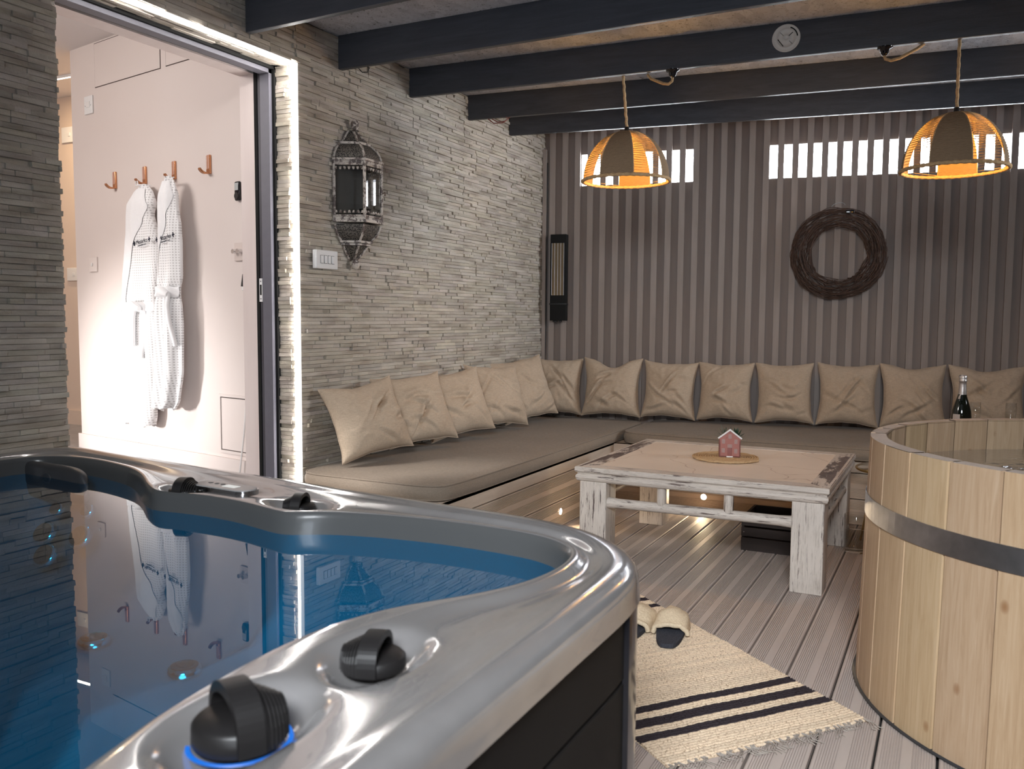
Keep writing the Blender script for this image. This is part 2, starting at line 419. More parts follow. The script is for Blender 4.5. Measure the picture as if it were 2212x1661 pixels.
def copy_tree(o, parent=None):
    c = o.copy(); COL.objects.link(c)
    if parent is not None: c.parent = parent
    for ch in list(o.children): copy_tree(ch, c)
    return c
def text_obj(name, body, size, M, material, parent, extrude=.0006, spacing=1.0):
    cu = bpy.data.curves.new(name, 'FONT'); cu.body = body; cu.size = size; cu.extrude = extrude; cu.align_x = 'CENTER'; cu.align_y = 'CENTER'; cu.space_character = spacing
    t = bpy.data.objects.new('tmp', cu); COL.objects.link(t); bpy.context.view_layer.update()
    me = bpy.data.meshes.new_from_object(t.evaluated_get(bpy.context.evaluated_depsgraph_get())); bpy.data.objects.remove(t)
    base = world_loc(parent)
    for v in me.vertices: v.co = (M @ v.co) - base
    me.name = name; o = bpy.data.objects.new(name, me); COL.objects.link(o); o.parent = parent
    me.materials.clear(); me.materials.append(MT[material]); return o

random.seed(7)
PHI = radians(9.61)
RB = Matrix.Rotation(PHI, 4, 'Z')           # frame of the skewed back wall: x along it, y outwards
def Bp(s_, n_, z): return RB @ Vector((s_, n_, z))

# ================================================================== STRUCTURE
# ---- floor: ridged composite deck boards
def ridged(width, gap=.0065, depth=.0038):
    """cross-section of one board, list of (x, z)"""
    p = [(gap / 2, -.022), (gap / 2 + .0005, -.0035), (gap / 2 + .004, 0)]
    x = gap / 2 + .008; w = width - gap - .016
    flat = .19 * w; rid = (w - flat) / 2; k = 8; pitch = rid / k
    for side in range(2):
        for i in range(k):
            p += [(x + pitch * .46, 0), (x + pitch * .56, -depth), (x + pitch * .90, -depth), (x + pitch, 0)]
            x += pitch
        if side == 0: x += flat
    p += [(width - gap / 2 - .004, 0), (width - gap / 2 - .0005, -.0035), (width - gap / 2, -.022)]
    return p
BW = .1458
mb = MB(); x = 1.4586 - BW * 10
while x < 5.4:
    t = random.uniform(.93, 1.05)
    sec = ridged(BW)
    mb.grid([[(x + a, -8.2, z) for a, z in sec], [(x + a, 1.2, z) for a, z in sec]], smooth=False, flip=True, tone=t); x += BW
struct(mb.build('floor', 'deck'))
mb = MB(); mb.box(-.3, 5.6, -8.2, 1.3, -.10, -.023); struct(mb.build('trim_1', 'deck_dark'))

# ---- left wall, split-face stone cladding with the doorway
DY0, DY1, DZ = -3.753, -2.602, 2.223         # doorway
ROWH = .162 / 9; TL = .5438; TY = -2.223; TZ = 1.315
def stone_panel(mb, y0, y1, z0, z1, inside, place, rnd, seam=True):
    k0 = int(math.floor((z0 - TZ) / ROWH)); z = TZ + k0 * ROWH
    while z < z1:
        za, zb = max(z, z0), min(z + ROWH, z1); row = int(math.floor((z - TZ) / .162 + 1e-4))
        if zb - za > .002:
            off = TY + (TL * .27 if row % 2 == 0 else 0)
            y = y0
            k = math.floor((y0 - off) / TL)
            while y < y1 - 1e-4:
                seam_y = off + (math.floor((y + 1e-5 - off) / TL) + 1) * TL
                ye = min(y + rnd.choice((.05, .08, .11, .15, .2, .26)) * rnd.uniform(.8, 1.2), seam_y, y1)
                if seam_y - ye < .035: ye = min(seam_y, y1)
                d = rnd.uniform(.004, .017); d2 = d + rnd.uniform(-.004, .004); tl = rnd.uniform(-.0015, .0015)
                if inside is None or not inside((y + ye) / 2, (za + zb) / 2):
                    t = rnd.uniform(.80, 1.06); t = (t, t * rnd.uniform(.97, 1.0), t * rnd.uniform(.93, 1.0))
                    c = .0008
                    F = [(y + c, za + c, d + tl), (ye - c, za + c, d2 + tl), (ye - c, zb - c, d2 - tl), (y + c, zb - c, d - tl)]
                    Bk = [(y, za, 0), (ye, za, 0), (ye, zb, 0), (y, zb, 0)]
                    V = [place(*p) for p in F + Bk]
                    mb.add(V, [(0, 1, 2, 3), (0, 4, 5, 1), (1, 5, 6, 2), (2, 6, 7, 3), (3, 7, 4, 0)], False, t)
                y = ye
        z += ROWH
rn = random.Random(3)
mb = MB()
def inhole(y, z): return DY0 < y < DY1 and z < DZ
for (a, b_, c, d) in ((-5.6, DY0, 0, 2.42), (DY0, DY1, DZ, 2.42), (DY1, .09, 0, 2.42)):
    stone_panel(mb, a, b_, c, d, None, lambda y, z, dd: (-.012 + dd, y, z), rn)
# reveals of the doorway clad in the same stone
stone_panel(mb, -.118, -.004, .347, DZ, None, lambda y, z, dd: (y, DY1 + .010 - dd, z), rn)
k = 0; xx = -.118
for i in range(6):
    y = DY0
    while y < DY1 - 1e-3:
        ye = min(y + rn.uniform(.06, .24), DY1); dd = rn.uniform(.004, .014)
        mb.add([(xx, y, DZ + .01 - dd), (xx + .0185, y, DZ + .01 - dd), (xx + .0185, ye, DZ + .01 - dd), (xx, ye, DZ + .01 - dd),
                (xx, y, DZ + .012), (xx + .0185, y, DZ + .012), (xx + .0185, ye, DZ + .012), (xx, ye, DZ + .012)],
               [(3, 2, 1, 0), (0, 1, 5, 4), (1, 2, 6, 5), (2, 3, 7, 6), (3, 0, 4, 7)], False, rn.uniform(.85, 1.05)); y = ye
    xx += .0190
wall_left = struct(mb.build('wall_left', 'stone'))
mb = MB()
for (a, b_, c, d) in ((-8.2, DY0, 0, 2.44), (DY0, DY1, DZ + .012, 2.44), (DY1 + .012, .35, 0, 2.44)):
    mb.box(-.16, -.013, a, b_, c, d)
mb.box(-.16, -.013, DY0, DY1, -.02, .34)
mb.box(-.0125, .002, -8.2, -5.6, 0, 2.44)
struct(mb.build('trim_2', 'stone_back'))

# LED edge profile round the opening
mb = MB()
mb.box(-.020, -.003, DY1 - .009, DY1 + .002, .36, DZ + .002); mb.box(-.020, -.003, DY0, DY1, DZ - .008, DZ + .004)
struct(mb.build('trim_3', 'led_strip'))
mb = MB(); mb.box(-.003, .007, DY1 - .011, DY1 + .001, .36, DZ + .003); mb.box(-.003, .007, DY0, DY1, DZ - .009, DZ + .003)
struct(mb.build('trim_7', 'led_face'))

# ---- door frame (jamb and head), lining, strike plate
def jamb(mb, x0, x1, off0, off1):
    """a member that runs up the right jamb and along the head; off = how far it stands into the opening"""
    mb.box(x0, x1, DY1 - off1, DY1 + .10, .347, DZ + .02)
    mb.box(x0, x1, DY0 - .3, DY1 + .10, DZ - off1, DZ + .10)
mb = MB(); jamb(mb, -.185, -.132, 0, .030); df = mb.build('door_1', 'frame_grey'); struct(df)
mb = MB(); jamb(mb, -.132, -.118, 0, .012); jamb(mb, -.190, -.185, 0, .026); struct(mb.build('shaded_seal', 'matt_black', df))  # black seal strips carry the frame's dark shading in their colour
mb = MB(); jamb(mb, -.222, -.190, 0, .006); struct(mb.build('rebate', 'frame_dark', df))
mb = MB(); jamb(mb, -.240, -.222, 0, .010); struct(mb.build('shaded_gasket', 'matt_black', df))  # innermost gasket strip, black so the shading sits in its colour
mb = MB()
mb.box(-.205, -.188, DY1 - .030, DY1 - .005, 1.185, 1.290)
sp = mb.build('strike_plate', 'white_plastic', df)
mb = MB(); mb.box(-.201, -.192, DY1 - .0312, DY1 - .02, 1.215, 1.262)
for zz in (1.198, 1.277): mb.disc((-.1965, DY1 - .0306, zz), .003, (0, -1, 0), 10)
mb.build('slot', 'matt_black', sp)
mb = MB()
mb.box(-.325, -.240, DY1 - .008, DY1 + .10, .347, DZ + .02); mb.box(-.325, -.240, DY0 - .3, DY1 + .10, DZ - .018, DZ + .10)
struct(mb.build('trim_4', 'lining'))

# ---- hall behind the doorway
HP = Vector((-1.917, -2.283, .348)); HE = Vector((.985, -.174, 0)).normalized(); HN = Vector((-.174, -.985, 0)).normalized()
HM = Matrix(((HE.x, HN.x, 0, HP.x), (HE.y, HN.y, 0, HP.y), (0, 0, 1, 0), (0, 0, 0, 1)))   # (u along wall, n towards viewer, z)
HF, HC = .348, 2.61
mb = MB(HM); mb.box(0, 1.70, -.10, 0, HF, HC); hall_wall = struct(mb.build('wall_hall', 'plaster'))
mb = MB(HM); mb.box(-.012, 1.70, 0, .014, HF, HF + .082); struct(mb.build('baseboard_hall', 'plaster'))
mb = MB(HM); mb.box(-.0, .10, -.5, -.101, HF, HC); struct(mb.build('wall_hall_return', 'plaster'))
mb = MB(); mb.box(-3.6, -.16, -1.6, -1.5, HF, HC); struct(mb.build('wall_far', 'plaster_far'))
mb = MB(); mb.box(-3.6, -1.5, -1.614, -1.6, HF, HF + .10); struct(mb.build('baseboard_far', 'plaster_far'))
mb = MB(); mb.box(-3.7, -3.6, -5.2, -1.5, HF, HC); mb.box(-3.7, -.16, -5.3, -5.2, HF, HC); struct(mb.build('wall_hall_side', 'plaster'))
mb = MB(); mb.box(-3.7, -.16, -5.3, -1.5, HC, HC + .05); mb.box(-.345, -.16, -5.3, -1.5, DZ + .1, HC); mb.box(-.345, -.16, -5.3, DY0 - .02, HF, HC); struct(mb.build('ceiling_hall', 'hall_white'))
mb = MB(); mb.box(-3.7, -.05, -5.3, -1.5, HF - .05, HF); struct(mb.build('floor_hall', 'hall_floor'))
# linear ceiling light in the hall
lf = empty('ceiling_light', (-2.385, -1.95, HC), 'slim glowing linear light in the hall ceiling', 'light')
mb = MB(); mb.box(-2.56, -2.30, -1.965, -1.945, HC - .012, HC - .0005); mb.build('diffuser', 'hall_led', lf)
mb = MB(); mb.box(-2.57, -2.29, -1.972, -1.965, HC - .014, HC - .0005); mb.box(-2.57, -2.29, -1.945, -1.938, HC - .014, HC - .0005); mb.build('profile', 'white_plastic', lf)

# ---- back wall: boards with battens, two open slots under the roof
def bbox(mb, s0, s1, n0, n1, z0, z1, tone=1.0): return mb.box(s0, s1, n0, n1, z0, z1, tone)
W1 = (.262, 1.058); W2 = (1.514, 3.20); WZ0, WZ1 = 2.036, 2.250
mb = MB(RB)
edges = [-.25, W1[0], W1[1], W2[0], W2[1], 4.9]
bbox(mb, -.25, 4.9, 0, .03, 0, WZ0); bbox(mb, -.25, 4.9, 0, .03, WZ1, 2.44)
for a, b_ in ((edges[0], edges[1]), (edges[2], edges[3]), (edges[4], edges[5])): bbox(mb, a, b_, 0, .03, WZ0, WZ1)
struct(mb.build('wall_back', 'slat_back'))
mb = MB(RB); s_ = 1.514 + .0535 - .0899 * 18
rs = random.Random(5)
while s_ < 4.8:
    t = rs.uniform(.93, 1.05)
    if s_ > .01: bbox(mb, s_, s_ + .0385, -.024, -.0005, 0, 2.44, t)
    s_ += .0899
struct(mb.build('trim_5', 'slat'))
mb = MB(RB); bbox(mb, -.004, .020, -.050, -.0005, .0, 2.29); struct(mb.build('trim_6', 'slat'))
mb = MB(); mb.tube([Bp(.026, -.03, 2.2), Bp(.026, -.03, 1.4), Bp(.024, -.032, 1.0), Bp(.018, -.04, .75)], .004)
solo(mb, 'cable', 'cable', Bp(.02, -.04, .75), 'thin black cable running down the corner beside the heater', 'cable')

# ---- right wall beyond the barrel and garden hedge side
mb = MB(); mb.box(4.75, 4.85, -3.2, 1.2, 0, 2.44)
for i in range(48): mb.box(4.726, 4.75, -3.2 + i * .0899, -3.16 + i * .0899, 0, 2.44)
mb.box(4.75, 4.85, -8.2, -3.2, 0, 2.44)
struct(mb.build('wall_right', 'slat'))
mb = MB(); mb.box(-.3, 5.2, -8.2, 1.4, 2.425, 2.46); struct(mb.build('ceiling', 'osb'))
mb = MB(); mb.box(-.2, 4.85, -8.3, -8.2, 0, 2.44); struct(mb.build('wall_rear', 'slat_back'))

# ---- roof joists: (y at x=0 of the front lower edge, z bottom, heading)
joists = [(-3.52, 2.262, -2.0), (-2.912, 2.267, -2.5), (-2.313, 2.271, .0), (-1.719, 2.276, 3.6), (-1.098, 2.283, 5.9), (-.560, 2.293, 8.4), (.091, 2.297, 9.61)]
names = ['dark painted joist nearest the camera above the tub', 'dark painted joist starting above the doorway corner', 'dark painted joist ending over the metal lantern', 'dark painted joist that carries the two lamp cups and round bracket', 'dark painted joist right behind the pendant ropes', 'dark painted joist next to last towards the slatted wall', 'dark painted joist lying on the slatted back wall']
for (y, z, a), lb in zip(joists, names):
    Mx = Matrix.Translation((0, y, 0)) @ Matrix.Rotation(radians(a), 4, 'Z')
    mb = MB(Mx); x0 = .002 if a >= 0 else .004
    th = .029
    mb.rbox(x0 if y < 0 else .03, 4.72 / cos(radians(a)), 0, th, z, 2.424, .003)
    o = mb.build('roof_joist', 'beam', None, (0, y, z)); tag(o, lb, 'beam', 'roof joists')
def jpt(i, x, dn=0):   # point on front lower edge line of joist i
    y, z, a = joists[i]; return Vector((x, y + x * math.tan(radians(a)) + dn, z))

# ================================================================== BENCHES AND MATTRESSES
XB, YB = .77, -.62
def plank_v(mb, p0, p1, nrm, z0, z1, plain=False):
    """plank standing on edge from p0 to p1, grooved on the side towards nrm"""
    sec = [(0, z1 - z0)] if False else None
    h = z1 - z0; prof = []
    k = 8
    if plain: prof = [(-.02, 0), (0, .0), (0, h), (-.02, h)]
    else:
        prof = [(-.02, 0.0), (0, .0), (0, .006)]
        zz = .006; flat = .026; rid = (h - .012 - flat) / 2; pt = rid / k
        for s2 in range(2):
            for i in range(k):
                prof += [(0, zz + pt * .46), (-.0035, zz + pt * .56), (-.0035, zz + pt * .90), (0, zz + pt)]; zz += pt
            if s2 == 0: zz += flat
        prof += [(0, h), (-.02, h)]
    N = Vector(nrm); A, B_ = Vector(p0), Vector(p1)
    fl = (B_ - A).cross(Vector((0, 0, 1))).dot(N) < 0
    mb.grid([[P + N * d + Vector((0, 0, z0 + z)) for d, z in prof] for P in (A, B_)], smooth=False, flip=not fl)
rowsz = [(.004, .140), (.146, .283), (.289, .357)]
def bench(name, label, x0, x1, y0, y1, side, base):
    b = empty(name, base, label, 'bench')
    for i, (z0, z1) in enumerate(rowsz):
        mb = MB()
        if side == 'x': plank_v(mb, (x1, y0, 0), (x1, y1, 0), (1, 0, 0), z0, z1, i == 2); plank_v(mb, (x0, y0, 0), (x1, y0, 0), (0, -1, 0), z0, z1, i == 2)
        else: plank_v(mb, (x0, y0, 0), (x1, y0, 0), (0, -1, 0), z0, z1, i == 2)
        mb.build('front_plank', 'bench', b)
    return b
b1 = bench('corner_bench', 'pale ridged plank bench along the stone wall', .01, XB, -2.72, YB, 'x', (.4, -1.6, 0))
mb = MB(); mb.box(.012, XB - .022, -2.70, YB + .0, .0, .350); mb.build('carcass', 'deck_dark', b1)
mb = MB(); mb.box(.012, XB, -2.72, YB + .0, .343, .3575); mb.build('seat_board', 'bench', b1)
b2 = bench('corner_bench', 'pale ridged plank bench along the slatted back wall', XB - .02, 4.7, YB, YB, 'y', (2.6, -.2, 0))
mb = MB(); mb.add([(.012, YB + .022, 0), (4.7, YB + .022, 0), (4.7, .74, 0), (.012, -.03, 0), (.012, YB + .022, .35), (4.7, YB + .022, .35), (4.7, .74, .35), (.012, -.03, .35)],
                  [(0, 3, 2, 1), (4, 5, 6, 7), (0, 1, 5, 4), (1, 2, 6, 5), (2, 3, 7, 6), (3, 0, 4, 7)]); mb.build('carcass', 'deck_dark', b2)
mb = MB(); mb.add([(.012, YB, .351), (4.7, YB, .351), (4.7, .74, .351), (.012, -.03, .351), (.012, YB, .3575), (4.7, YB, .3575), (4.7, .74, .3575), (.012, -.03, .3575)],
                  [(0, 3, 2, 1), (4, 5, 6, 7), (0, 1, 5, 4), (1, 2, 6, 5), (2, 3, 7, 6), (3, 0, 4, 7)]); mb.build('seat_board', 'bench', b2)

def spot(loc, nrm, label):
    b = empty('recessed_spotlight', loc, label, 'light', 'warm spotlights in the bench planks')
    N = Vector(nrm); L = Vector(loc)
    mb = MB(); Mq = N.to_track_quat('Z', 'Y').to_matrix().to_4x4()
    mb.lathe([(.0165, .0), (.0165, .003), (.019, .003), (.021, .0)], L, 24, M=Mq); mb.build('bezel', 'chrome', b)
    mb = MB(); mb.disc(L + N * .0035, .0165, N, 20); mb.build('lens', 'spot_led', b)
    light('spot_beam', 'SPOT', L + N * .03, 4.5, (1, .74, .46), .01, L + N * 1.0 - Vector((0, 0, .35)), spot=150, blend=1.0)
spot((XB + .0005, -1.432, .085), (1, 0, 0), 'small glowing spotlight in the side bench left of the table')
spot((1.337, YB - .0005, .072), (0, -1, 0), 'small glowing spotlight in the back bench seen under the table')

def mattress(name, label, poly_fn, nx, ny, z0, z1, base, seed):
    """poly_fn(u, v) gives plan point; rounded slab with piping along both edges"""
    b = empty(name, base, label, 'mattress', None)
    N = 56; K = 40; mb = MB()
    def edge(t): return max(0.0, 1 - abs(t))
    r = .022
    def P(u, v, top):
        # u,v in -1..1 ; superelliptic rounding of the corners in plan
        c = 1 - .012 * (abs(u) ** 8) * (abs(v) ** 8) * 4
        p = poly_fn(u * c, v * c)
        e = min(1, min(1 - abs(u), (1 - abs(v))) * 9)
        bulge = .010 * (1 - (1 - e) ** 2)
        w = noise.noise(Vector((p[0] * 3.1 + seed, p[1] * 3.1, seed))) * .006 + noise.noise(Vector((p[0] * 9 + seed, p[1] * 9, 4))) * .0022
        return Vector((p[0], p[1], (z1 + bulge - .006 + w * e) if top else z0))
    def T(i, n): t = i / n; return -1 + 2 * (t * t * (3 - 2 * t) * .35 + t * .65)
    top = [[P(T(i, N), T(j, K), True) for j in range(K + 1)] for i in range(N + 1)]
    mb.grid(top, flip=True)
    ring = [(T(i, N), -1) for i in range(N)] + [(1, T(j, K)) for j in range(K)] + [(-T(i, N), 1) for i in range(N)] + [(-1, -T(j, K)) for j in range(K)]
    c0 = Vector((*poly_fn(0, 0), 0))
    rows = []
    for k in range(6):
        t = k / 5; row = []
        for (u, v) in ring:
            a = P(u, v, True); zt = a.z; z = zt + (z0 - zt) * t
            d = Vector((a.x - c0.x, a.y - c0.y, 0)).normalized() * 1.0
            out = .012 * sin(pi * t) + .0025 * noise.noise(Vector((a.x * 14, a.y * 14, k)))
            nn = Vector((1 if u >= .999 else (-1 if u <= -.999 else 0), 1 if v >= .999 else (-1 if v <= -.999 else 0), 0)).normalized()
            row.append(Vector((a.x, a.y, z)) + nn * out)
        rows.append(row)
    mb.grid(rows, cyc_v=True, flip=False)
    mb.build('slab', 'mattress', b)
    pp = MB(); pp.tube([P(u, v, True) + Vector((0, 0, .0)) for u, v in ring], .0042, 6, closed=True)
    pp.tube([Vector((*P(u, v, True).xy, z0 + .004)) for u, v in ring], .0042, 6, closed=True)
    pp.build('piping', 'mattress', b)
    return b
def plan1(u, v): return (.40 + .388 * u + .0, -1.345 + 1.315 * v + (0.0 if v < 0 else 0))
def plan2(u, v):
    x = 2.62 + 1.80 * u; yb = x * math.tan(PHI) - .03; yf = YB - .05; return (x, (yb + yf) / 2 + (yb - yf) / 2 * v)
mattress('seat_mattress', 'taupe mattress with piped edge along the stone wall', plan1, 0, 0, .362, .430, (.4, -1.3, .36), 1.3)
mattress('seat_mattress', 'taupe mattress with piped edge on the back bench', plan2, 0, 0, .362, .432, (2.5, -.2, .36), 5.1)

# ================================================================== CUSHIONS
def cushion(label, bottom, face, lean, w, h, th, seed, twist=0, roll=0, chop=0.0, ear=.115):
    """bottom = ground point under the middle, face = heading (deg) of its front, lean = backwards tilt (deg)"""
    N = 56; rr = random.Random(seed)
    Mx = Matrix.Translation(bottom) @ Matrix.Rotation(radians(face), 4, 'Z') @ Matrix.Rotation(radians(-lean), 4, 'X') @ Matrix.Rotation(radians(roll), 4, 'Y')
    ev = [rr.uniform(.7, 1.35) for _ in range(4)]
    folds = [(rr.uniform(-.8, .8), rr.uniform(-.85, .35), rr.uniform(-1.2, 1.2), rr.uniform(.008, .020), rr.uniform(.05, .10), rr.uniform(.18, .5)) for _ in range(7)]
    def fr(u, v, sgn):
        su = 1 - ear * (1 - v * v) - .02 * noise.noise(Vector((v * 2.2, seed, 1)))
        sv = 1 - ear * .9 * (1 - u * u) - .03 * noise.noise(Vector((u * 2.2, seed, 7)))
        e = ev[(0 if u < 0 else 1) + (0 if v < 0 else 2)]
        x = w / 2 * u * su * (1 + .015 * e * (u * v) ** 2); z = h / 2 + h / 2 * v * sv * (1 + .03 * (e - 1) * (u * v) ** 2)
        if v > 0: z -= chop * exp(-(u / .45) ** 2) * v * v
        if v < 0: z = max(z, -.004 + .0)
        a = max(0, 1 - abs(u) ** 2.3); b_ = max(0, 1 - abs(v) ** 2.3)
        t = th / 2 * (a * b_) ** .46
        t *= 1 + .20 * (-v) + .12 * noise.noise(Vector((u * 1.3, v * 1.3, seed * 1.7)))
        if sgn > 0:
            for (fu, fv, sl, am, wd, ln) in folds:
                d = (v - fv) - sl * (u - fu) + .16 * sin(3 * u + seed)
                en = exp(-((u - fu) / ln) ** 2) * (a * b_) ** .6
                t -= am * exp(-(d / wd) ** 2) * en * 1.4
                t += am * .9 * exp(-((d - wd * 2) / (wd * 1.2)) ** 2) * en
            rad = noise.noise(Vector((atan2(v, u) * 3.5, seed, 0))) * .006 * (u * u + v * v)
            t += rad * (a * b_) ** .3
            t += (.006 * (.5 - abs(noise.noise(Vector((u * 3.5, v * 3.5, seed))))) + .0035 * noise.noise(Vector((u * 7, v * 7, seed)))) * (a * b_) ** .4
        if sgn < 0: t *= .55
        y = -t * sgn
        x += twist * .02 * v
        return Mx @ Vector((x, y - (th * .5 * .9), z))
    mb = MB(); q = [-1 + 2 * (.5 - .5 * cos(pi * i / N)) * .5 + (-1 + 2 * i / N) * .5 + .5 for i in range(N + 1)]
    q = [(-1 + 2 * i / N) for i in range(N + 1)]; q = [x_ * (1.25 - .25 * x_ * x_) for x_ in q]
    for sg in (1, -1):
        mb.grid([[fr(a, b_, sg) for b_ in q] for a in q], flip=(sg < 0))
    o = mb.build('cushion', 'linen', None, bottom)
    tag(o, label, 'cushion', 'linen cushions along the corner bench')
    per = [(a, -1) for a in q] + [(1, a) for a in q[1:]] + [(-a, 1) for a in q[1:]] + [(-1, -a) for a in q[1:-1]]
    sm = MB(); sm.tube([fr(a, b_, 1) for a, b_ in per], .0022, 5, closed=True); sm.build('seam', 'linen', o)
    return o
ZM = .442
# along the stone wall (front faces +x): heading 90 turns front (-y) to +x
left_c = [
    (-2.295, 'linen cushion at the near end of the stone-wall bench, leaning forward', .43, .365, 0, 74, 22, 3, -6),
    (-1.885, 'linen cushion second along the stone wall, its far top corner raised', .42, .375, 0, 66, 24, 11, -4),
    (-1.48, 'most rumpled linen cushion, third along the stone wall', .43, .37, 0, 64, 20, 23, -7),
    (-1.03, 'linen cushion fourth along the stone wall, creased in the middle', .41, .385, 0, 70, 22, 31, 3),
    (-.60, 'tall-eared linen cushion last before the corner one', .42, .41, 0, 60, 20, 44, -8)]
for (y, lb, w, h, tw, face, lean, sd, rl) in left_c:
    cushion(lb, Vector((.155, y, ZM)), face, lean, w, h, .18, sd, tw, rl, .012 if sd == 3 else .0)
back_c = [
    (.155, 'linen cushion tucked into the corner under the heater', 16, 14, .33, .39, 55, 0, .0),
    (.535, 'bow-tie shaped linen cushion with a deep dent in its top', 10, 14, .395, .40, 61, 0, .05),
    (.915, 'linen cushion right of the bow-tie shaped one', 12, 14, .35, .385, 73, 2, .0),
    (1.285, 'linen cushion directly behind the house-shaped planter', 8, 14, .348, .385, 82, 0, .0),
    (1.655, 'linen cushion under the left edge of the wreath', 9, 14, .35, .39, 95, -1, .0),
    (2.025, 'linen cushion below the middle of the wreath', 10, 14, .355, .395, 104, 1, .0),
    (2.405, 'linen cushion just left of the champagne bottle', 9, 14, .368, .40, 113, 0, .015),
    (2.815, 'linen cushion behind the bottle and glasses', 8, 13, .415, .40, 127, 0, .02),
    (3.26, 'linen cushion cut off by the right edge of the view', 9, 13, .42, .40, 139, 0, .0)]
for (s_, lb, face, lean, w, h, sd, rl, ch) in back_c:
    p = Bp(s_, -.165, 0); cushion(lb, Vector((p.x, p.y, ZM)), face, lean, w, h, .17, sd, 0, rl, ch)

# ================================================================== COFFEE TABLE
tb = empty('coffee_table', (1.646, -1.495, 0), 'low square distressed white wooden table with worn edges', 'table')
TX0, TX1, TYa, TYb, TH = 1.095, 2.199, -2.014, -.975, .445
FR = .085
mb = MB(); mb.box(TX0 + FR, TX1 - FR, TYa + FR, TYb - FR, TH - .022, TH - .0015); mb.build('table_panel', 'lacquer', tb)
def molding(mb, pts, prof):
    """sweep prof (outward offset, z) round rectangle pts"""
    (x0, y0), (x1, y1) = pts; rings = []
    for (cx, cy, sx, sy) in ((x0, y0, -1, -1), (x1, y0, 1, -1), (x1, y1, 1, 1), (x0, y1, -1, 1)):
        rings.append([(cx + sx * o, cy + sy * o, z) for o, z in prof])
    mb.grid(rings, cyc_u=True, smooth=False)
R0 = ((TX0, TYa), (TX1, TYb))
for (a, b_, mt) in (('x', 0, 'worn_x'), ('x', 1, 'worn_x')):
    y0 = TYa if b_ == 0 else TYb - FR
    mb = MB(); mb.prism([(TX0 + .004, y0 + (.002 if b_ == 0 else FR - .002)), (TX1 - .004, y0 + (.002 if b_ == 0 else FR - .002)), (TX1 - FR, y0 + (FR if b_ == 0 else 0)), (TX0 + FR, y0 + (FR if b_ == 0 else 0))][:: 1 if b_ == 0 else -1], TH - .020, TH); mb.build('frame_rail', mt, tb)
for sgn, mt, lb in ((0, 'worn_bare', 'rail rubbed down to dark wood'), (1, 'worn_bare', None)):
    xa, xb = (TX0 + .002, TX0 + FR) if sgn == 0 else (TX1 - .002, TX1 - FR)
    mb = MB(); mb.prism([(xa, TYa + .004), (xb, TYa + FR), (xb, TYb - FR), (xa, TYb - .004)][:: 1 if sgn == 0 else -1][:: -1], TH - .020, TH - .0002); mb.build('frame_rail', mt, tb)
mb = MB(); molding(mb, R0, [(-.03, TH - .0005), (-.004, TH), (0, TH - .004), (0, TH - .020), (-.004, TH - .025), (-.010, TH - .028), (-.011, TH - .034), (-.004, TH - .040), (-.003, TH - .050), (-.008, TH - .062), (-.016, TH - .068), (-.05, TH - .068)]); mb.build('edge_moulding', 'worn_x', tb)
LW = .128
for (lx, ly) in ((TX0 + .022, TYa + .012), (TX1 - .018 - LW, TYa + .012), (TX0 + .022, TYb - .04 - LW), (TX1 - .018 - LW, TYb - .04 - LW)):
    mb = MB(); mb.rbox(lx, lx + LW, ly, ly + LW, 0, TH - .066, .004); mb.build('leg', 'worn_z', tb)
ZR = .285
def rail(p, q, mt):
    mb = MB(); n = 14; mb.tube([Vector(p).lerp(Vector(q), i / n) for i in range(n + 1)], [.022 if 0 < i < n else .026 for i in range(n + 1)], 14); mb.build('stretcher', mt, tb)
yl0, yl1 = TYa + .012 + .03, TYb - .04 - .03
xl0, xl1 = TX0 + .022 + .03, TX1 - .018 - .03
rail((xl0 + LW - .035, yl0, ZR), (xl1 - LW + .035, yl0, ZR + .002), 'worn_x'); rail((xl0 + LW - .035, yl1, ZR), (xl1 - LW + .035, yl1, ZR), 'worn_x')
rail((xl0, yl0 + LW - .035, ZR), (xl0, yl1 - LW + .035, ZR), 'worn_y'); rail((xl1, yl0 + LW - .035, ZR), (xl1, yl1 - LW + .035, ZR), 'worn_y')
for yy in (yl0, yl1):
    for xx in (1.495, 1.790):
        mb = MB(); mb.tube([(xx, yy, ZR + .006), (xx, yy, ZR + .02), (xx, yy, TH - .066)], [.018, .021, .021], 14); mb.build('strut', 'worn_z', tb)
for xx in (xl0, xl1):
    for k in range(4):
        yy = yl0 + LW + (yl1 - yl0 - 2 * LW) * (k + .5) / 4
        mb = MB(); mb.rbox(xx - .010, xx + .010, yy - .012, yy + .012, ZR + .01, TH - .066, .003); mb.build('strut', 'worn_z', tb)

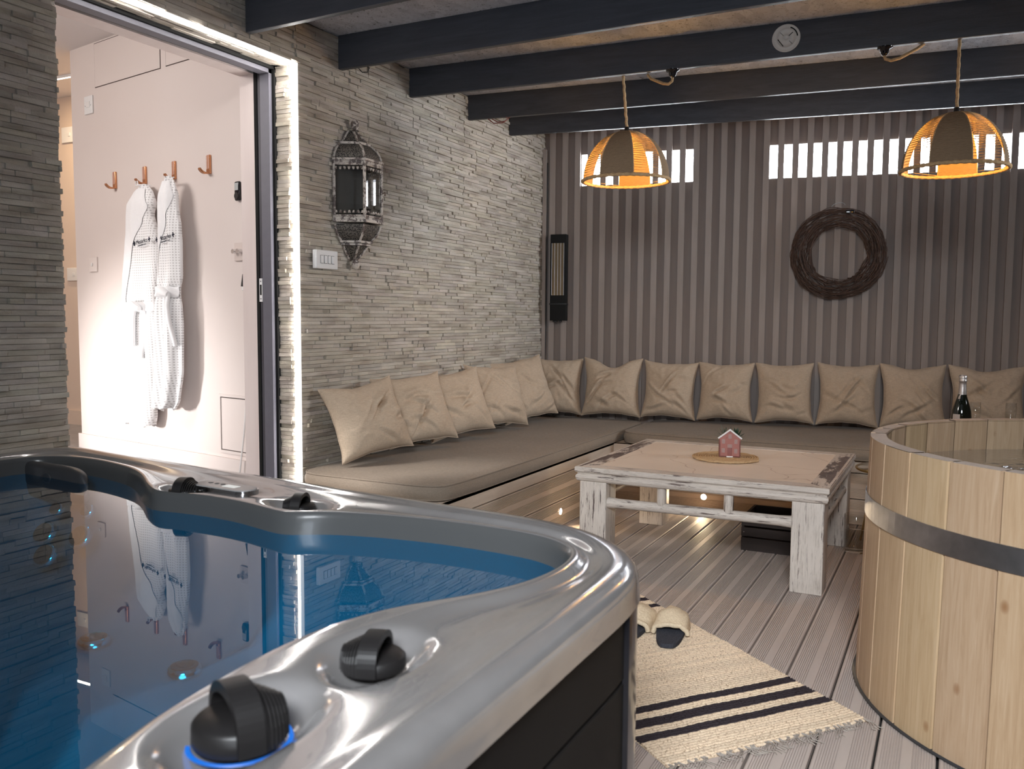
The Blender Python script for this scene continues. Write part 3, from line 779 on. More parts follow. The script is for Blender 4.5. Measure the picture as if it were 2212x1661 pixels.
# jute mat, planter with succulents
mc = Vector((1.652, -1.448, TH + .0005))
mb = MB(); turns = 13; path = []
for i in range(turns * 40):
    a = i / 40 * 2 * pi; r = .008 + .152 * i / (turns * 40); path.append(mc + Vector((r * cos(a), r * sin(a), .0052 + .0008 * sin(i * 1.9))))
mb.tube(path, [.0064 + .0010 * sin(i * 2.4) for i in range(len(path))], 6)
solo(mb, 'place_mat', 'jute_mat', mc, 'round coiled jute mat on the white table', 'mat')
HB = Vector((1.665, -1.435, TH + .0122))
hr = Matrix.Translation(HB) @ Matrix.Rotation(radians(15), 4, 'Z')
pl = empty('house_planter', HB, 'small red ceramic house-shaped planter with white roof edge', 'planter')
W2_, D2_, Hh, Ha = .050, .046, .088, .126
mb = MB(hr)
def gable(y0, y1):
    mb.prism([(0, 0)], 0, 0) if False else None
    V = [(-W2_, y0, 0), (W2_, y0, 0), (W2_, y0, Hh), (0, y0, Ha), (-W2_, y0, Hh), (-W2_, y1, 0), (W2_, y1, 0), (W2_, y1, Hh), (0, y1, Ha), (-W2_, y1, Hh)]
    mb.add(V, [(0, 1, 2, 3, 4), (9, 8, 7, 6, 5), (0, 5, 6, 1), (1, 6, 7, 2), (2, 7, 8, 3), (3, 8, 9, 4), (4, 9, 5, 0)])
gable(-D2_, -D2_ + .008)
mb.box(-W2_, W2_, D2_ - .007, D2_, 0, Hh - .006); mb.box(-W2_, -W2_ + .006, -D2_, D2_, 0, Hh - .004); mb.box(W2_ - .006, W2_, -D2_, D2_, 0, Hh - .004); mb.box(-W2_, W2_, -D2_, D2_, 0, .006)
mb.build('pot', 'ceramic', pl)
mb = MB(hr)
for sg in (-1, 1):
    A = Vector((0, 0, Ha + .002)); B_ = Vector((sg * (W2_ + .003), 0, Hh - .001)); d = (B_ - A).normalized(); nn = Vector((-d.z * sg, 0, d.x * sg))
    if nn.z < 0: nn = -nn
    V = [A + Vector((0, -D2_ - .003, 0)), B_ + Vector((0, -D2_ - .003, 0)), B_ + nn * .007 + Vector((0, -D2_ - .003, 0)), A + Vector((0, 0, .009)) + Vector((0, -D2_ - .003, 0))]
    V2 = [v + Vector((0, .012, 0)) for v in V]
    mb.add(V + V2, [(0, 1, 2, 3), (7, 6, 5, 4), (0, 4, 5, 1), (1, 5, 6, 2), (2, 6, 7, 3), (3, 7, 4, 0)])
mb.build('roof_edge', 'white_gloss', pl)
def mini_window(mb, x, z, w, h, nx=2, nz=3, side=False):
    t = .0009
    def q(a0, a1, b0, b1):
        if side: mb.box(W2_ - .0005, W2_ + .0012, a0, a1, b0, b1)
        else: mb.box(a0, a1, -D2_ - .0012, -D2_ + .0005, b0, b1)
    for i in range(nx + 1): xx = x - w / 2 + w * i / nx; q(xx - t, xx + t, z - h / 2, z + h / 2)
    for j in range(nz + 1): zz = z - h / 2 + h * j / nz; q(x - w / 2 - t, x + w / 2 + t, zz - t, zz + t)
for (x_, z_, w_, h_, nx_, nz_) in ((0, .100, .012, .018, 2, 3), (-.030, .076, .012, .018, 2, 3), (.028, .076, .012, .018, 2, 3), (0, .054, .018, .013, 3, 2), (-.030, .032, .012, .018, 2, 3), (.028, .030, .012, .018, 2, 3)):
    mb = MB(hr); mini_window(mb, x_, z_, w_, h_, nx_, nz_); mb.build('window', 'paper', pl)
for (y_, z_) in ((-.015, .052), (.018, .056)):
    mb = MB(hr); mini_window(mb, y_, z_, .010, .020, 2, 4, True); mb.build('window', 'paper', pl)
mb = MB(hr); mb.rbox(-.010, .010, -D2_ - .0015, -D2_ + .001, 0.002, .045, .001); mb.build('front_door', vary('dark_red_ceramic', (.24, .07, .06), (.27, .085, .07), 20, .5, 0), pl)
mb = MB(hr); mb.rbox(-.015, .015, -D2_ - .012, -D2_, 0, .006, .002); mb.build('doorstep', 'white_gloss', pl)
mb = MB(hr); mb.box(-W2_ + .006, W2_ - .006, -D2_ + .008, D2_ - .007, .07, .078); mb.build('soil', 'matt_black', pl)
def blade(mb, base, d, L, w, curl=.3, up=.0):
    base = Vector(base); d = Vector(d).normalized(); side = d.cross(Vector((0, 0, 1)))
    if side.length < .01: side = Vector((1, 0, 0))
    side.normalize(); n = 6; vs = []; fs = []
    for i in range(n + 1):
        t = i / n; p = base + d * L * t + Vector((0, 0, -curl * L * t * t)); ww = w * (1 - t) ** .7 * (1 + .6 * t)
        vs += [p - side * ww, p + Vector((0, 0, -.25 * ww)), p + side * ww]
    for i in range(n):
        a = i * 3; fs += [(a, a + 1, a + 4, a + 3), (a + 1, a + 2, a + 5, a + 4)]
    mb.add(vs, fs, True)
rp = random.Random(2)
def succulent(name, label, c, cnt, L, w, lo, hi, curl, seed):
    r = random.Random(seed); mb = MB(hr)
    for i in range(cnt):
        a = i * 2.399; el = lo + (hi - lo) * (i / cnt)
        blade(mb, c, (cos(a) * cos(el), sin(a) * cos(el), sin(el)), L * r.uniform(.75, 1.1), w, curl)
    return solo(mb, name, 'leaf', hr @ Vector(c), label, 'plant')
succulent('air_plant', 'spiky thin-leaved plant at the left of the house planter', (-.022, .0, .080), 26, .085, .0022, .25, 1.45, .12, 1)
succulent('succulent', 'broad-leaved dark green succulent at the right of the house planter', (.028, .01, .082), 30, .052, .0085, .1, 1.4, -.1, 4)

# ================================================================== UNDER AND BESIDE THE TABLE
cr = empty('crate', (1.88, -1.28, 0), 'dark brown slatted wooden crate standing under the table', 'crate')
cx0, cx1, cy0, cy1, ch = 1.732, 2.03, -1.431, -1.13, .165
mb = MB()
for z0, z1 in ((.0, .062), (.070, .112), (.122, .165)):
    mb.box(cx0, cx1, cy0, cy0 + .012, z0, z1)
mb.build('front_slats', 'crate', cr)
mb = MB()
for z0, z1 in ((.0, .062), (.070, .112), (.122, .165)):
    mb.box(cx0, cx1, cy1 - .012, cy1, z0, z1)
mb.build('back_slats', 'crate', cr)
for xx in (cx0, cx1 - .012):
    mb = MB(); mb.box(xx, xx + .012, cy0 + .012, cy1 - .012, 0, ch); mb.build('end_board', 'crate', cr)
mb = MB(); mb.box(cx0 + .012, cx1 - .012, cy0 + .012, cy1 - .012, .0, .012); mb.build('bottom_board', 'crate', cr)
for zz in (.145, .09):
    mb = MB(); mb.disc((cx0 + .012, cy0 - .0006, zz), .0022, (0, -1, 0), 8); mb.build('nail', 'chrome', cr)

vz = empty('glass_vase', (2.232, -1.20, 0), 'clear glass cylinder vase half filled with water on the deck', 'vase')
vc = Vector((2.232, -1.20, .0005))
mb = MB(); mb.lathe([(0, 0), (.052, 0), (.055, .004), (.055, .180), (.0535, .182), (.052, .180), (.052, .014), (.0, .012)], vc, 40); mb.build('vessel', 'glass', vz)
mb = MB(); mb.lathe([(0, .0135), (.0515, .0145), (.0515, .105), (0, .105)], vc, 40); mb.build('water', glass('vase_water', (.86, .86, .84), 1, 1.33), vz)

st = empty('side_table', (2.42, -.93, 0), 'round brass side table with glass top half hidden behind the barrel', 'table')
sc_ = Vector((2.42, -.93, 0))
mb = MB(); mb.lathe([(0, .372), (.215, .372), (.218, .375), (.218, .379), (.215, .381), (0, .381)], sc_, 48); mb.build('glass_top', 'glass', st)
mb = MB(); mb.tube([sc_ + Vector((.221 * cos(a * pi / 24), .221 * sin(a * pi / 24), .374)) for a in range(48)], .006, 8, closed=True); mb.build('rim', 'brass', st)
for a in (190, 310, 70):
    ca, sa = cos(radians(a)), sin(radians(a))
    mb = MB(); mb.tube([sc_ + Vector((.19 * ca, .19 * sa, .001)), sc_ + Vector((.13 * ca, .13 * sa, .37))], [.006, .007], 10); mb.build('leg', 'brass', st)

# ================================================================== RUG AND SLIPPERS
ro = Vector((2.445, -3.100, .0)); rdir = Vector((-.772, .636, 0)).normalized(); rwid = Vector((-.636, -.772, 0)).normalized()
RM = Matrix(((rdir.x, rwid.x, 0, ro.x), (rdir.y, rwid.y, 0, ro.y), (0, 0, 1, 0), (0, 0, 0, 1)))  # x: length from fringe end, y: width
RL, RW = 1.36, .66
rg = empty('rug', RM @ Vector((RL / 2, RW / 2, 0)), 'cream woven rug with three dark stripes and a fringed end', 'rug')
mb = MB(RM); stripes = [(.130, .168), (.205, .243), (.283, .321), (RL - .321, RL - .283), (RL - .243, RL - .205), (RL - .168, RL - .130)]
nrow = int(RL / .0118); ny = 60
for i in range(nrow):
    x0 = i * .0118; xm = x0 + .006; dark = any(a < xm < b_ for a, b_ in stripes)
    t = (.055, .055, .085) if dark else rp.uniform(.88, 1.05)
    def wv(x, y): return .006 + .0025 * noise.noise(Vector((x * 6, y * 6, 0)))
    wob = .004 * noise.noise(Vector((i * .35, 0, 3))); wob2 = .004 * noise.noise(Vector((i * .35, 9, 3)))
    sec = [(0, -.0035), (.0028, .0005), (.0059, .0016), (.0090, .0005), (.0118, -.0035)]
    pts = []
    for a, z in sec:
        pts.append([Vector((x0 + a + .003 * noise.noise(Vector((j * .12, i * .1, 1))), -wob + (RW + wob + wob2) * j / ny, wv(x0, RW * j / ny) + z + .0008 * sin(j * 2.1 + i * pi))) for j in range(ny + 1)])
    mb.grid(pts, tone=t)
mb.build('weave', 'rug', rg)
mb = MB(RM); mb.box(0, RL, 0, RW, .0006, .0022); mb.build('backing', 'rug', rg)
mb = MB(RM)
for i in range(42):
    y = RW * (i + .5) / 42 + rp.uniform(-.006, .006); L = rp.uniform(.02, .06); a = rp.uniform(-.9, .9)
    if i % 5 == 3: continue
    for k in range(3):
        pth = [Vector((0.004, y + k * .002, .008))]
        for q in range(1, 6):
            t = q / 5; pth.append(Vector((-L * t * cos(a) , y + k * .003 * q + L * t * t * sin(a) + .004 * sin(q * 2 + i), .008 * (1 - t) + .0025 + .002 * rp.random())))
        mb.tube(pth, .0012, 4)
o = mb.build('fringe', jute('grey_fringe', (.40, .35, .31), (.55, .49, .43), sc=200), rg); o['kind'] = 'stuff'
def slipper(label, heel, head, sd):
    """heel point, heading of the toe in degrees"""
    Mx = Matrix.Translation(heel) @ Matrix.Rotation(radians(head), 4, 'Z')   # +y towards toe
    b = empty('slipper', heel, label, 'slipper', 'pair of slippers on the rug')
    L = .27; mb = MB(Mx); out = []
    for i in range(40):
        a = 2 * pi * i / 40; y = L / 2 - L / 2 * cos(a); wd = (.042 + .012 * (y / L)) * abs(sin(a)) ** .55 * (1 if sin(a) >= 0 else -1); out.append((wd, y))
    mb.prism(out[::-1], .0, .014)
    mb.build('sole', 'sole', b)
    mb = MB(Mx); rows = []
    r = random.Random(sd)
    for i in range(15):
        t = i / 14; y = .125 + (L + .012 - .125) * t
        half = (.056 + .008 * t) * sqrt(max(0, 1 - max(0, (t - .45) / .55) ** 2.6)) + .004
        hh = (.026 + .036 * sin(min(1, t / .55) * pi / 2)) * sqrt(max(0, 1 - (t * .95) ** 4)) + .006
        row = []
        for j in range(17):
            a = pi * j / 16; nz = .006 * noise.noise(Vector((t * 4, j * .5, sd)))
            row.append(Vector(((half + nz) * cos(a) * (1.0), y + nz, .006 + (hh + nz) * sin(a) ** .8)))
        rows.append(row)
    mb.grid(rows, flip=True)
    inner = [[p + Vector((0, .004 if i == 0 else 0, -.006)) for p in row] for i, row in enumerate(rows)]
    mb.grid(inner)
    mb.tube(rows[0], .009, 8)
    mb.build('toe_cover', 'fleece', b)
slipper('cream fleece slipper with charcoal sole, the fully visible right one', Vector((1.795, -2.865, .0115)), 11, 1)
slipper('cream fleece slipper half hidden behind the hot tub corner', Vector((1.640, -2.885, .0115)), 2, 8)

# ================================================================== BARREL TUB
BC = Vector((3.141, -2.659, 0)); BR0, BR1, BH, BT = .765, .747, .765, .046
br = empty('barrel_tub', BC, 'large round spruce barrel plunge tub with one steel hoop', 'tub')
nst = 32; a0 = radians(-156.54)
mb = MB(); te = MB(); rs = random.Random(9)
for i in range(nst):
    aa = a0 + 2 * pi * i / nst; ab = aa + 2 * pi / nst
    t = rs.uniform(.88, 1.06); t = (t, t * rs.uniform(.96, 1.0), t * rs.uniform(.92, 1.0))
    K = 6; g = .0032; V = []
    def ring(z, R_, inner):
        pts = []
        for k in range(K + 1):
            a = aa + (ab - aa) * k / K; rr = R_
            if k in (0, K): rr = R_ - (.013 if not inner else -.004)
            pts.append(Vector((BC.x + rr * cos(a), BC.y + rr * sin(a), z)))
        if not inner:   # bevel next to the joint
            e = (ab - aa) * .022
            pts[1:1] = [Vector((BC.x + R_ * cos(aa + e), BC.y + R_ * sin(aa + e), z))]
            pts[-1:-1] = [Vector((BC.x + R_ * cos(ab - e), BC.y + R_ * sin(ab - e), z))]
        return pts
    aa += .0016; ab -= .0016
    mb.grid([ring(.006, BR0, False), ring(BH - .002, BR1, False)], smooth=False, flip=True, tone=t)
    mb.grid([ring(.006, BR0 - BT, True), ring(BH - .002, BR1 - BT, True)], smooth=False, tone=t * 1 if isinstance(t, float) else tuple(c * .92 for c in t))
    dz = rs.uniform(-.0015, .0015)
    te.grid([[Vector((BC.x + r_ * cos(a), BC.y + r_ * sin(a), BH - .002 + dz)) for r_ in (BR1 - BT, BR1)] for a in (aa + .003, (aa + ab) / 2, ab - .003)], smooth=False, tone=rs.uniform(.9, 1.05))
    te.grid([[Vector((BC.x + r_ * cos(a), BC.y + r_ * sin(a), BH - .006)) for r_ in (BR1 - BT, BR1 - .004)] for a in (aa, ab)], smooth=False, tone=.5)
mb.build('staves', 'pine', br); te.build('stave_tops', 'pine_end', br)
mb = MB()
def hoopr(z): return BR0 + (BR1 - BR0) * z / BH + .0015
mb.lathe([(hoopr(.524), .524), (hoopr(.524) + .0025, .524), (hoopr(.588) + .0025, .588), (hoopr(.588), .588)], BC, 128, smooth=False); mb.build('hoop', 'steel', br)
mb = MB(); mb.lathe([(hoopr(.524) + .004, .528), (hoopr(.524) + .004, .535)], BC, 4, radians(-118), radians(-117)); 
mb = MB(); mb.lathe([(0, .001), (BR0 + .008, .001), (BR0 + .010, .006), (BR0 - .01, .0065)], BC, 96); mb.build('base_mat', 'rubber', br)
# water surface in the barrel
mb = MB(); nr, na = 90, 420; rows = []
for i in range(nr + 1):
    r = (BR1 - BT + .012) * (i / nr) ** .8; row = []
    for j in range(na):
        a = 2 * pi * j / na; x, y = BC.x + r * cos(a), BC.y + r * sin(a)
        calm = max(0, min(1, ((x - 2.86) * .75 - (y + 2.78) * .35 + .25) * 2.2)) * max(0, min(1, (.62 - r) * 8 + .3))
        row.append(Vector((x, y, .655 + calm * (.022 * noise.noise(Vector((x * 18, y * 18, 0))) + .014 * noise.noise(Vector((x * 45, y * 45, 2)))))))
    rows.append(row)
mb.grid(rows, cyc_v=True); bw = mb.build('water', 'bubbly', br)
mb = MB(); mb.lathe([(0, .30), (BR0 - BT, .30)], BC, 32); mb.build('floor_boards', 'pine', br)
# folded dark hose end peeking out under the barrel
mb = MB(); mb.rbox(2.398, 2.420, -2.955, -2.925, .001, .018, .006); 

# ---- bottle, glasses and fruit on a tray on the back mattress
ZT = .442
tr = empty('serving_tray', (2.86, -.40, ZT), 'wooden tray with bottle, glasses and fruit behind the barrel', 'tray')
mb = MB(); mb.rbox(2.56, 3.16, -.56, -.24, ZT, ZT + .012, .004); mb.build('tray_board', 'crate', tr)
mb = MB(); mb.rbox(2.56, 3.16, -.56, -.548, ZT + .012, ZT + .03, .003); mb.rbox(2.56, 3.16, -.252, -.24, ZT + .012, ZT + .03, .003); mb.build('tray_edge', 'crate', tr)
zt = ZT + .0125
bo = empty('champagne_bottle', (2.668, -.43, zt), 'dark champagne bottle with silver foil neck behind the barrel', 'bottle')
bc = Vector((2.668, -.43, zt)); K_ = 1.12
mb = MB(); mb.lathe([(r * K_, z * K_) for r, z in [(0, .001), (.040, .001), (.044, .006), (.044, .135), (.041, .165), (.030, .205), (.020, .235), (.0165, .262), (.0148, .295), (.0148, .318), (0, .318)]], bc, 40); mb.build('glass_body', 'bottle', bo)
mb = MB(); mb.lathe([(r * K_, z * K_) for r, z in [(.0192, .2425), (.0178, .262), (.0160, .290), (.0158, .303), (.0182, .305), (.0185, .309), (.0165, .312), (.0178, .320), (.0180, .330), (.014, .335), (0, .335)]], bc, 24); mb.build('foil', 'foil', bo)
for (z0, z1, a_, b2_, nm) in ((.07, .150, 215, 262, 'label'), (.222, .238, 225, 250, 'neck_label')):
    mb = MB()
    def rb_(z): 
        pr_ = [(.006, .044), (.135, .044), (.165, .041), (.205, .030), (.235, .020), (.262, .0165)]
        for (za, ra), (zb, rb2) in zip(pr_, pr_[1:]):
            if za <= z <= zb: return ra + (rb2 - ra) * (z - za) / (zb - za)
        return .044
    mb.lathe([((rb_(z) + .0009) * K_, z * K_) for z in [z0 + (z1 - z0) * i / 6 for i in range(7)]], bc, 12, radians(a_), radians(b2_)); mb.build(nm, 'paper', bo)
def flute(x, y, label):
    c = Vector((x, y, zt)); mb = MB()
    mb.lathe([(0, .001), (.032, .001), (.033, .003), (.006, .006), (.004, .02), (.004, .085), (.012, .10), (.024, .13), (.028, .17), (.026, .225), (.0250, .225), (.0268, .17), (.022, .132), (.0, .104)], c, 28)
    return tag(mb.build('champagne_flute', 'glass', None, c), label, 'glass', 'champagne flutes on the tray')
flute(2.735, -.33, 'clear champagne flute hidden mostly behind the dark bottle')
flute(2.905, -.285, 'clear champagne flute standing behind the grapes')
bw_ = empty('fruit_bowl', (2.96, -.44, zt), 'shallow dark bowl holding the grapes and strawberries', 'bowl')
mb = MB(); mb.lathe([(0, .001), (.05, .001), (.11, .030), (.125, .048), (.122, .049), (.107, .033), (.048, .006), (0, .006)], (2.96, -.44, zt), 40); mb.build('bowl_body', 'crate', bw_)
rf = random.Random(12); k = 0; zf = zt + .052
spots_ = []
for i in range(60):
    a = rf.uniform(0, 2 * pi); r = .095 * sqrt(rf.random()); spots_.append((2.96 + r * cos(a), -.44 + r * sin(a) * .8))
placed = []
gsrc = ssrc = None
for (x, y) in spots_:
    if all((x - a) ** 2 + (y - b_) ** 2 > .0235 ** 2 for a, b_ in placed):
        placed.append((x, y)); red = len(placed) % 5 == 2
        z = zf - .014 + .018 * max(0, 1 - ((x - 2.97) ** 2 + (y + .44) ** 2) / .008)
        if not red:
            if gsrc is None:
                mb = MB(); mb.lathe([(.0115 * sin(pi * q / 8), -.0115 * cos(pi * q / 8)) for q in range(9)], (x, y, z), 14)
                gsrc = mb.build('grape', 'berry', None, (x, y, z)); g = gsrc
            else: g = gsrc.copy(); COL.objects.link(g); g.location = (x, y, z)
            tag(g, 'dark red grape piled in the bowl behind the barrel', 'grape', 'grapes in the bowl')
        else:
            if ssrc is None:
                mb = MB(); mb.lathe([(0, -.016), (.006, -.010), (.011, 0), (.0125, .007), (.009, .012), (0, .013)], (x, y, z), 14, M=Matrix.Rotation(1.1, 4, 'X'))
                ssrc = mb.build('strawberry', 'strawberry', None, (x, y, z)); g = ssrc
            else: g = ssrc.copy(); COL.objects.link(g); g.location = (x, y, z); g.rotation_euler = (0, 0, len(placed))
            tag(g, 'red strawberry among the grapes in the bowl', 'strawberry', 'strawberries in the bowl')

# ================================================================== HOT TUB
def catmull(pts, n=8):
    out = []; m = len(pts)
    for i in range(m):
        p0, p1, p2, p3 = [Vector((*pts[(i + k) % m], 0)) for k in (-1, 0, 1, 2)]
        for j in range(n):
            t = j / n
            out.append(.5 * ((2 * p1) + (p2 - p0) * t + (2 * p0 - 5 * p1 + 4 * p2 - p3) * t * t + (3 * p1 - p0 - 3 * p2 + p3) * t ** 3))
    return out
TC = Vector((1.05, -4.95, 0))
outer_p = [(.06, -3.86), (.15, -3.805), (.35, -3.825), (.615, -3.860), (1.0, -3.902), (1.3, -3.937), (1.6, -3.968), (1.83, -3.995), (1.98, -4.042), (2.08, -4.120), (2.145, -4.22), (2.168, -4.34), (2.170, -4.6), (2.172, -5.0), (2.174, -5.5), (2.17, -5.85), (2.12, -6.0), (2.0, -6.08), (1.7, -6.1), (1.0, -6.1), (.4, -6.1), (.15, -6.05), (.05, -5.9), (.035, -5.5), (.035, -5.0), (.035, -4.5), (.035, -4.1), (.038, -3.95)]
lip_p = [(1.93, -5.25), (1.900, -5.11), (1.880, -5.03), (1.866, -4.94), (1.858, -4.85), (1.858, -4.77), (1.870, -4.69), (1.905, -4.60), (1.955, -4.53), (2.000, -4.45), (2.024, -4.37), (2.030, -4.28), (2.008, -4.19), (1.93, -4.128), (1.82, -4.105), (1.66, -4.102), (1.51, -4.122), (1.40, -4.155), (1.335, -4.195), (1.255, -4.182), (1.16, -4.160), (1.05, -4.150), (.95, -4.155), (.885, -4.160), (.80, -4.115), (.70, -4.045), (.59, -3.985), (.47, -3.950), (.36, -3.930), (.25, -3.932), (.17, -3.965), (.13, -4.05), (.12, -4.3), (.13, -4.6), (.13, -5.0), (.14, -5.4), (.22, -5.75), (.5, -5.88), (1.0, -5.86), (1.5, -5.86), (1.8, -5.8), (1.93, -5.6)]
NT = 540
def polar(loop):
    m = len(loop); out = []
    ang = [atan2(p.y - TC.y, p.x - TC.x) for p in loop]
    for i in range(NT):
        a = -pi + 2 * pi * i / NT; d = Vector((cos(a), sin(a))); best = None
        for k in range(m):
            p, q = loop[k] - TC, loop[(k + 1) % m] - TC
            e = q - p; den = d.x * e.y - d.y * e.x
            if abs(den) < 1e-12: continue
            t = (p.x * e.y - p.y * e.x) / den; s2 = (p.x * d.y - p.y * d.x) / den
            if t > 0 and -1e-6 <= s2 <= 1 + 1e-6 and (best is None or t > best): best = t
        out.append(best)
    return out
def smooth_loop(r, it):
    for _ in range(it): r = [(r[i - 1] + 2 * r[i] + r[(i + 1) % NT]) / 4 for i in range(NT)]
    return r
RO = smooth_loop(polar(catmull(outer_p, 6)), 2); RI = smooth_loop(polar(catmull(lip_p, 6)), 5)
DIR = [Vector((cos(-pi + 2 * pi * i / NT), sin(-pi + 2 * pi * i / NT), 0)) for i in range(NT)]
def inward(loop, d):
    """loop radii pushed inwards by true distance d"""
    out = []
    P = [TC + DIR[i] * loop[i] for i in range(NT)]
    for i in range(NT):
        t = (P[(i + 1) % NT] - P[i - 1]).normalized(); nrm = Vector((t.y, -t.x, 0)); c = max(.45, abs(nrm.dot(DIR[i])))
        out.append(loop[i] - d / c)
    return out
pods = [(.925, -4.115, .075, .042, .024), (1.295, -4.118, .085, .050, .026), (1.962, -4.985, .060, .105, .030), (1.975, -4.760, .055, .085, .026), (1.035, -4.075, .13, .045, .006)]
def rim_dz(x, y):
    z = 0
    for (px, py, a, b_, dp) in pods:
        q = ((x - px) / a) ** 2 + ((y - py) / b_) ** 2
        z -= dp / (1 + exp(min(60, (q - .85) * 6)))
    return z
ht = empty('hot_tub', (1.1, -5.0, 0), 'large hot tub with glossy pearl grey rim and black cabinet', 'hot tub')
prof_o = [(-.002, .6405), (.0, .655), (.0005, .672), (.004, .685), (.011, .694), (.022, .6995), (.036, .7015), (.05, .7005), (.060, .697)]
mb = MB(); rows = []
def ringz(radii, z, fn=None):
    row = []
    for i in range(NT):
        p = TC + DIR[i] * radii[i]; row.append(Vector((p.x, p.y, z + (fn(p.x, p.y) if fn else 0))))
    return row
for d, z in prof_o: rows.append(ringz(inward(RO, d), z))
RA = inward(RO, .060); nrim = 20
for k in range(1, nrim + 1):
    t = k / nrim; rad = [RA[i] + (RI[i] - RA[i]) * t for i in range(NT)]
    z = .697 - .010 * sin(pi * min(1, t * 1.15)) ** 2 - .003 * t
    rows.append(ringz(rad, z, rim_dz))
for d, z in ((.003, .6925),):
    rows.append(ringz(inward(RI, d), z, lambda x, y: rim_dz(x, y) * .5))
mb.grid(rows, cyc_v=True, flip=False); mb.build('rim', 'acrylic', ht)
mb = MB(); rows = [ringz(inward(RI, d), z, lambda x, y: rim_dz(x, y) * .5) for d, z in ((.003, .6925), (.007, .688), (.010, .680), (.012, .668))] + [ringz(inward(RI, .016), .645)]
mb.grid(rows, cyc_v=True); mb.build('inner_wall', 'inner', ht)
mb = MB(); rows = []
for d, z in ((.016, .645), (.020, .62), (.028, .56), (.045, .48), (.08, .42), (.16, .395)): rows.append(ringz(inward(RI, d), z))
base_in = [.62 * r for r in RI]
for t, z in ((0, .39), (.25, .36), (.45, .22), (.8, .16), (1.0, .15)): rows.append(ringz([b_ * (1 - t) + .002 for b_ in base_in], z))
mb.grid(rows, cyc_v=True); mb.build('basin', mat('basin_acrylic', (.13, .135, .14), .6), ht)
rw = inward(RI, .0158)
mb = MB(); ro_ = [[TC + DIR[i] * rw[i] * (k / 24) + Vector((0, 0, .645)) for i in range(NT)] for k in range(25)]
mb.grid(ro_, cyc_v=True, flip=False); mb.build('water', 'water', ht)
# cabinet
mb = MB(); rows = []
for d, z in ((.010, .645), (.010, .530), (.016, .527), (.016, .523), (.010, .520), (.010, .275), (.016, .272), (.016, .268), (.010, .265), (.010, .01), (.012, .0)):
    rows.append(ringz(inward(RO, d), z))
mb.grid(rows, cyc_v=True, smooth=False); mb.build('cabinet', 'skirt', ht)
for (ca, cb, nm) in ((-4.345, -4.06, 0),):
    idx = [i for i in range(NT) if (TC + DIR[i] * RO[i]).x > 1.95 and -4.33 < (TC + DIR[i] * RO[i]).y < -4.03]
    mb = MB(); a = inward(RO, .002); b_ = inward(RO, .012)
    cols = [[TC + DIR[i] * a[i] + Vector((0, 0, z)) for z in (.0, .638)] for i in idx]
    cols = [[TC + DIR[idx[0]] * b_[idx[0]] + Vector((0, 0, z)) for z in (.0, .638)]] + cols + [[TC + DIR[idx[-1]] * b_[idx[-1]] + Vector((0, 0, z)) for z in (.0, .638)]]
    mb.grid(cols, smooth=False, flip=True); mb.build('corner_post', 'gloss_black', ht)
# headrest pillow in the far left seat
mb = MB(); rows = []
for i in range(25):
    u = -1 + 2 * i / 24; row = []
    for j in range(21):
        a = 2 * pi * j / 20; e = (1 - abs(u) ** 5) ** .5 if abs(u) < 1 else 0
        cz = .628; hz = .054 * e ** .6 if e > 0 else 0
        x = .250 + .205 * u; y0 = -3.985 - .03 * abs(u) ** 2 * 1.0 + (-.03 * u if u < 0 else 0)
        cc, ss = cos(a), sin(a); cc = abs(cc) ** .6 * (1 if cc > 0 else -1); ss = abs(ss) ** .6 * (1 if ss > 0 else -1)
        row.append(Vector((x, y0 - .018 - .022 * e * cc, cz + hz * ss)))
    rows.append(row)
mb.grid(rows, flip=True); hp = mb.build('headrest', 'rubber', ht)
mb = MB(); mb.lathe([(.0, -.003), (.016, -.001), (.020, .0), (.022, -.006)], (.265, -4.0275, .640), 28, M=Matrix.Rotation(pi / 2, 4, 'X')); mb.build('headrest_disc', 'rubber', hp)
# jets under the water line
def jet(c, r, nrm):
    Mq = Vector(nrm).to_track_quat('Z', 'Y').to_matrix().to_4x4(); mb = MB()
    mb.lathe([(0, .002), (r * .45, .004), (r * .55, .010), (r * .85, .010), (r, .004), (r * 1.02, -.004)], c, 28, M=Mq); j = mb.build('jet', 'chrome', ht)
    mb = MB(); mb.lathe([(0, .006), (r * .4, .008), (r * .5, .0115), (r * .78, .0115)], c, 24, M=Mq); mb.build('nozzle', 'gloss_black', j)
for (x, y, z, r) in ((.33, -4.04, .56, .022), (.45, -4.03, .565, .022), (.335, -4.085, .50, .036), (.475, -4.075, .505, .036), (.40, -4.13, .455, .036)): jet(Vector((x, y, z)), r, (.1, -.80, .6))
for (x, y, z) in ((.95, -4.40, .398), (1.25, -4.42, .398)): jet(Vector((x, y, z + .003)), .035, (0, 0, 1))
# control panel
cpz = .6935
cM = Matrix.Translation((1.032, -4.083, cpz)) @ Matrix.Rotation(radians(-4), 4, 'Z')
def stadium(hw, hh, r, n=8):
    pts = []
    for (sx, sy, a0_) in ((1, 1, 0), (-1, 1, 90), (-1, -1, 180), (1, -1, 270)):
        for k in range(n + 1):
            a = radians(a0_ + 90 * k / n); pts.append((sx * (hw - r) + r * cos(a), sy * (hh - r) + r * sin(a)))
    return pts
mb = MB(cM); mb.prism(stadium(.098, .033, .030), -.004, .008, smooth=True); cpn = mb.build('control_panel', 'chrome', ht)
mb = MB(cM); mb.prism(stadium(.094, .030, .027), .008, .0105); mb.build('panel_face', mat('panel_grey', (.26, .25, .24), .2), cpn)
mb = MB(cM); mb.prism(stadium(.022, .011, .002, 3), .0105, .0112, M=Matrix.Translation((.022, -.002, 0))); mb.build('display', 'screen', cpn)
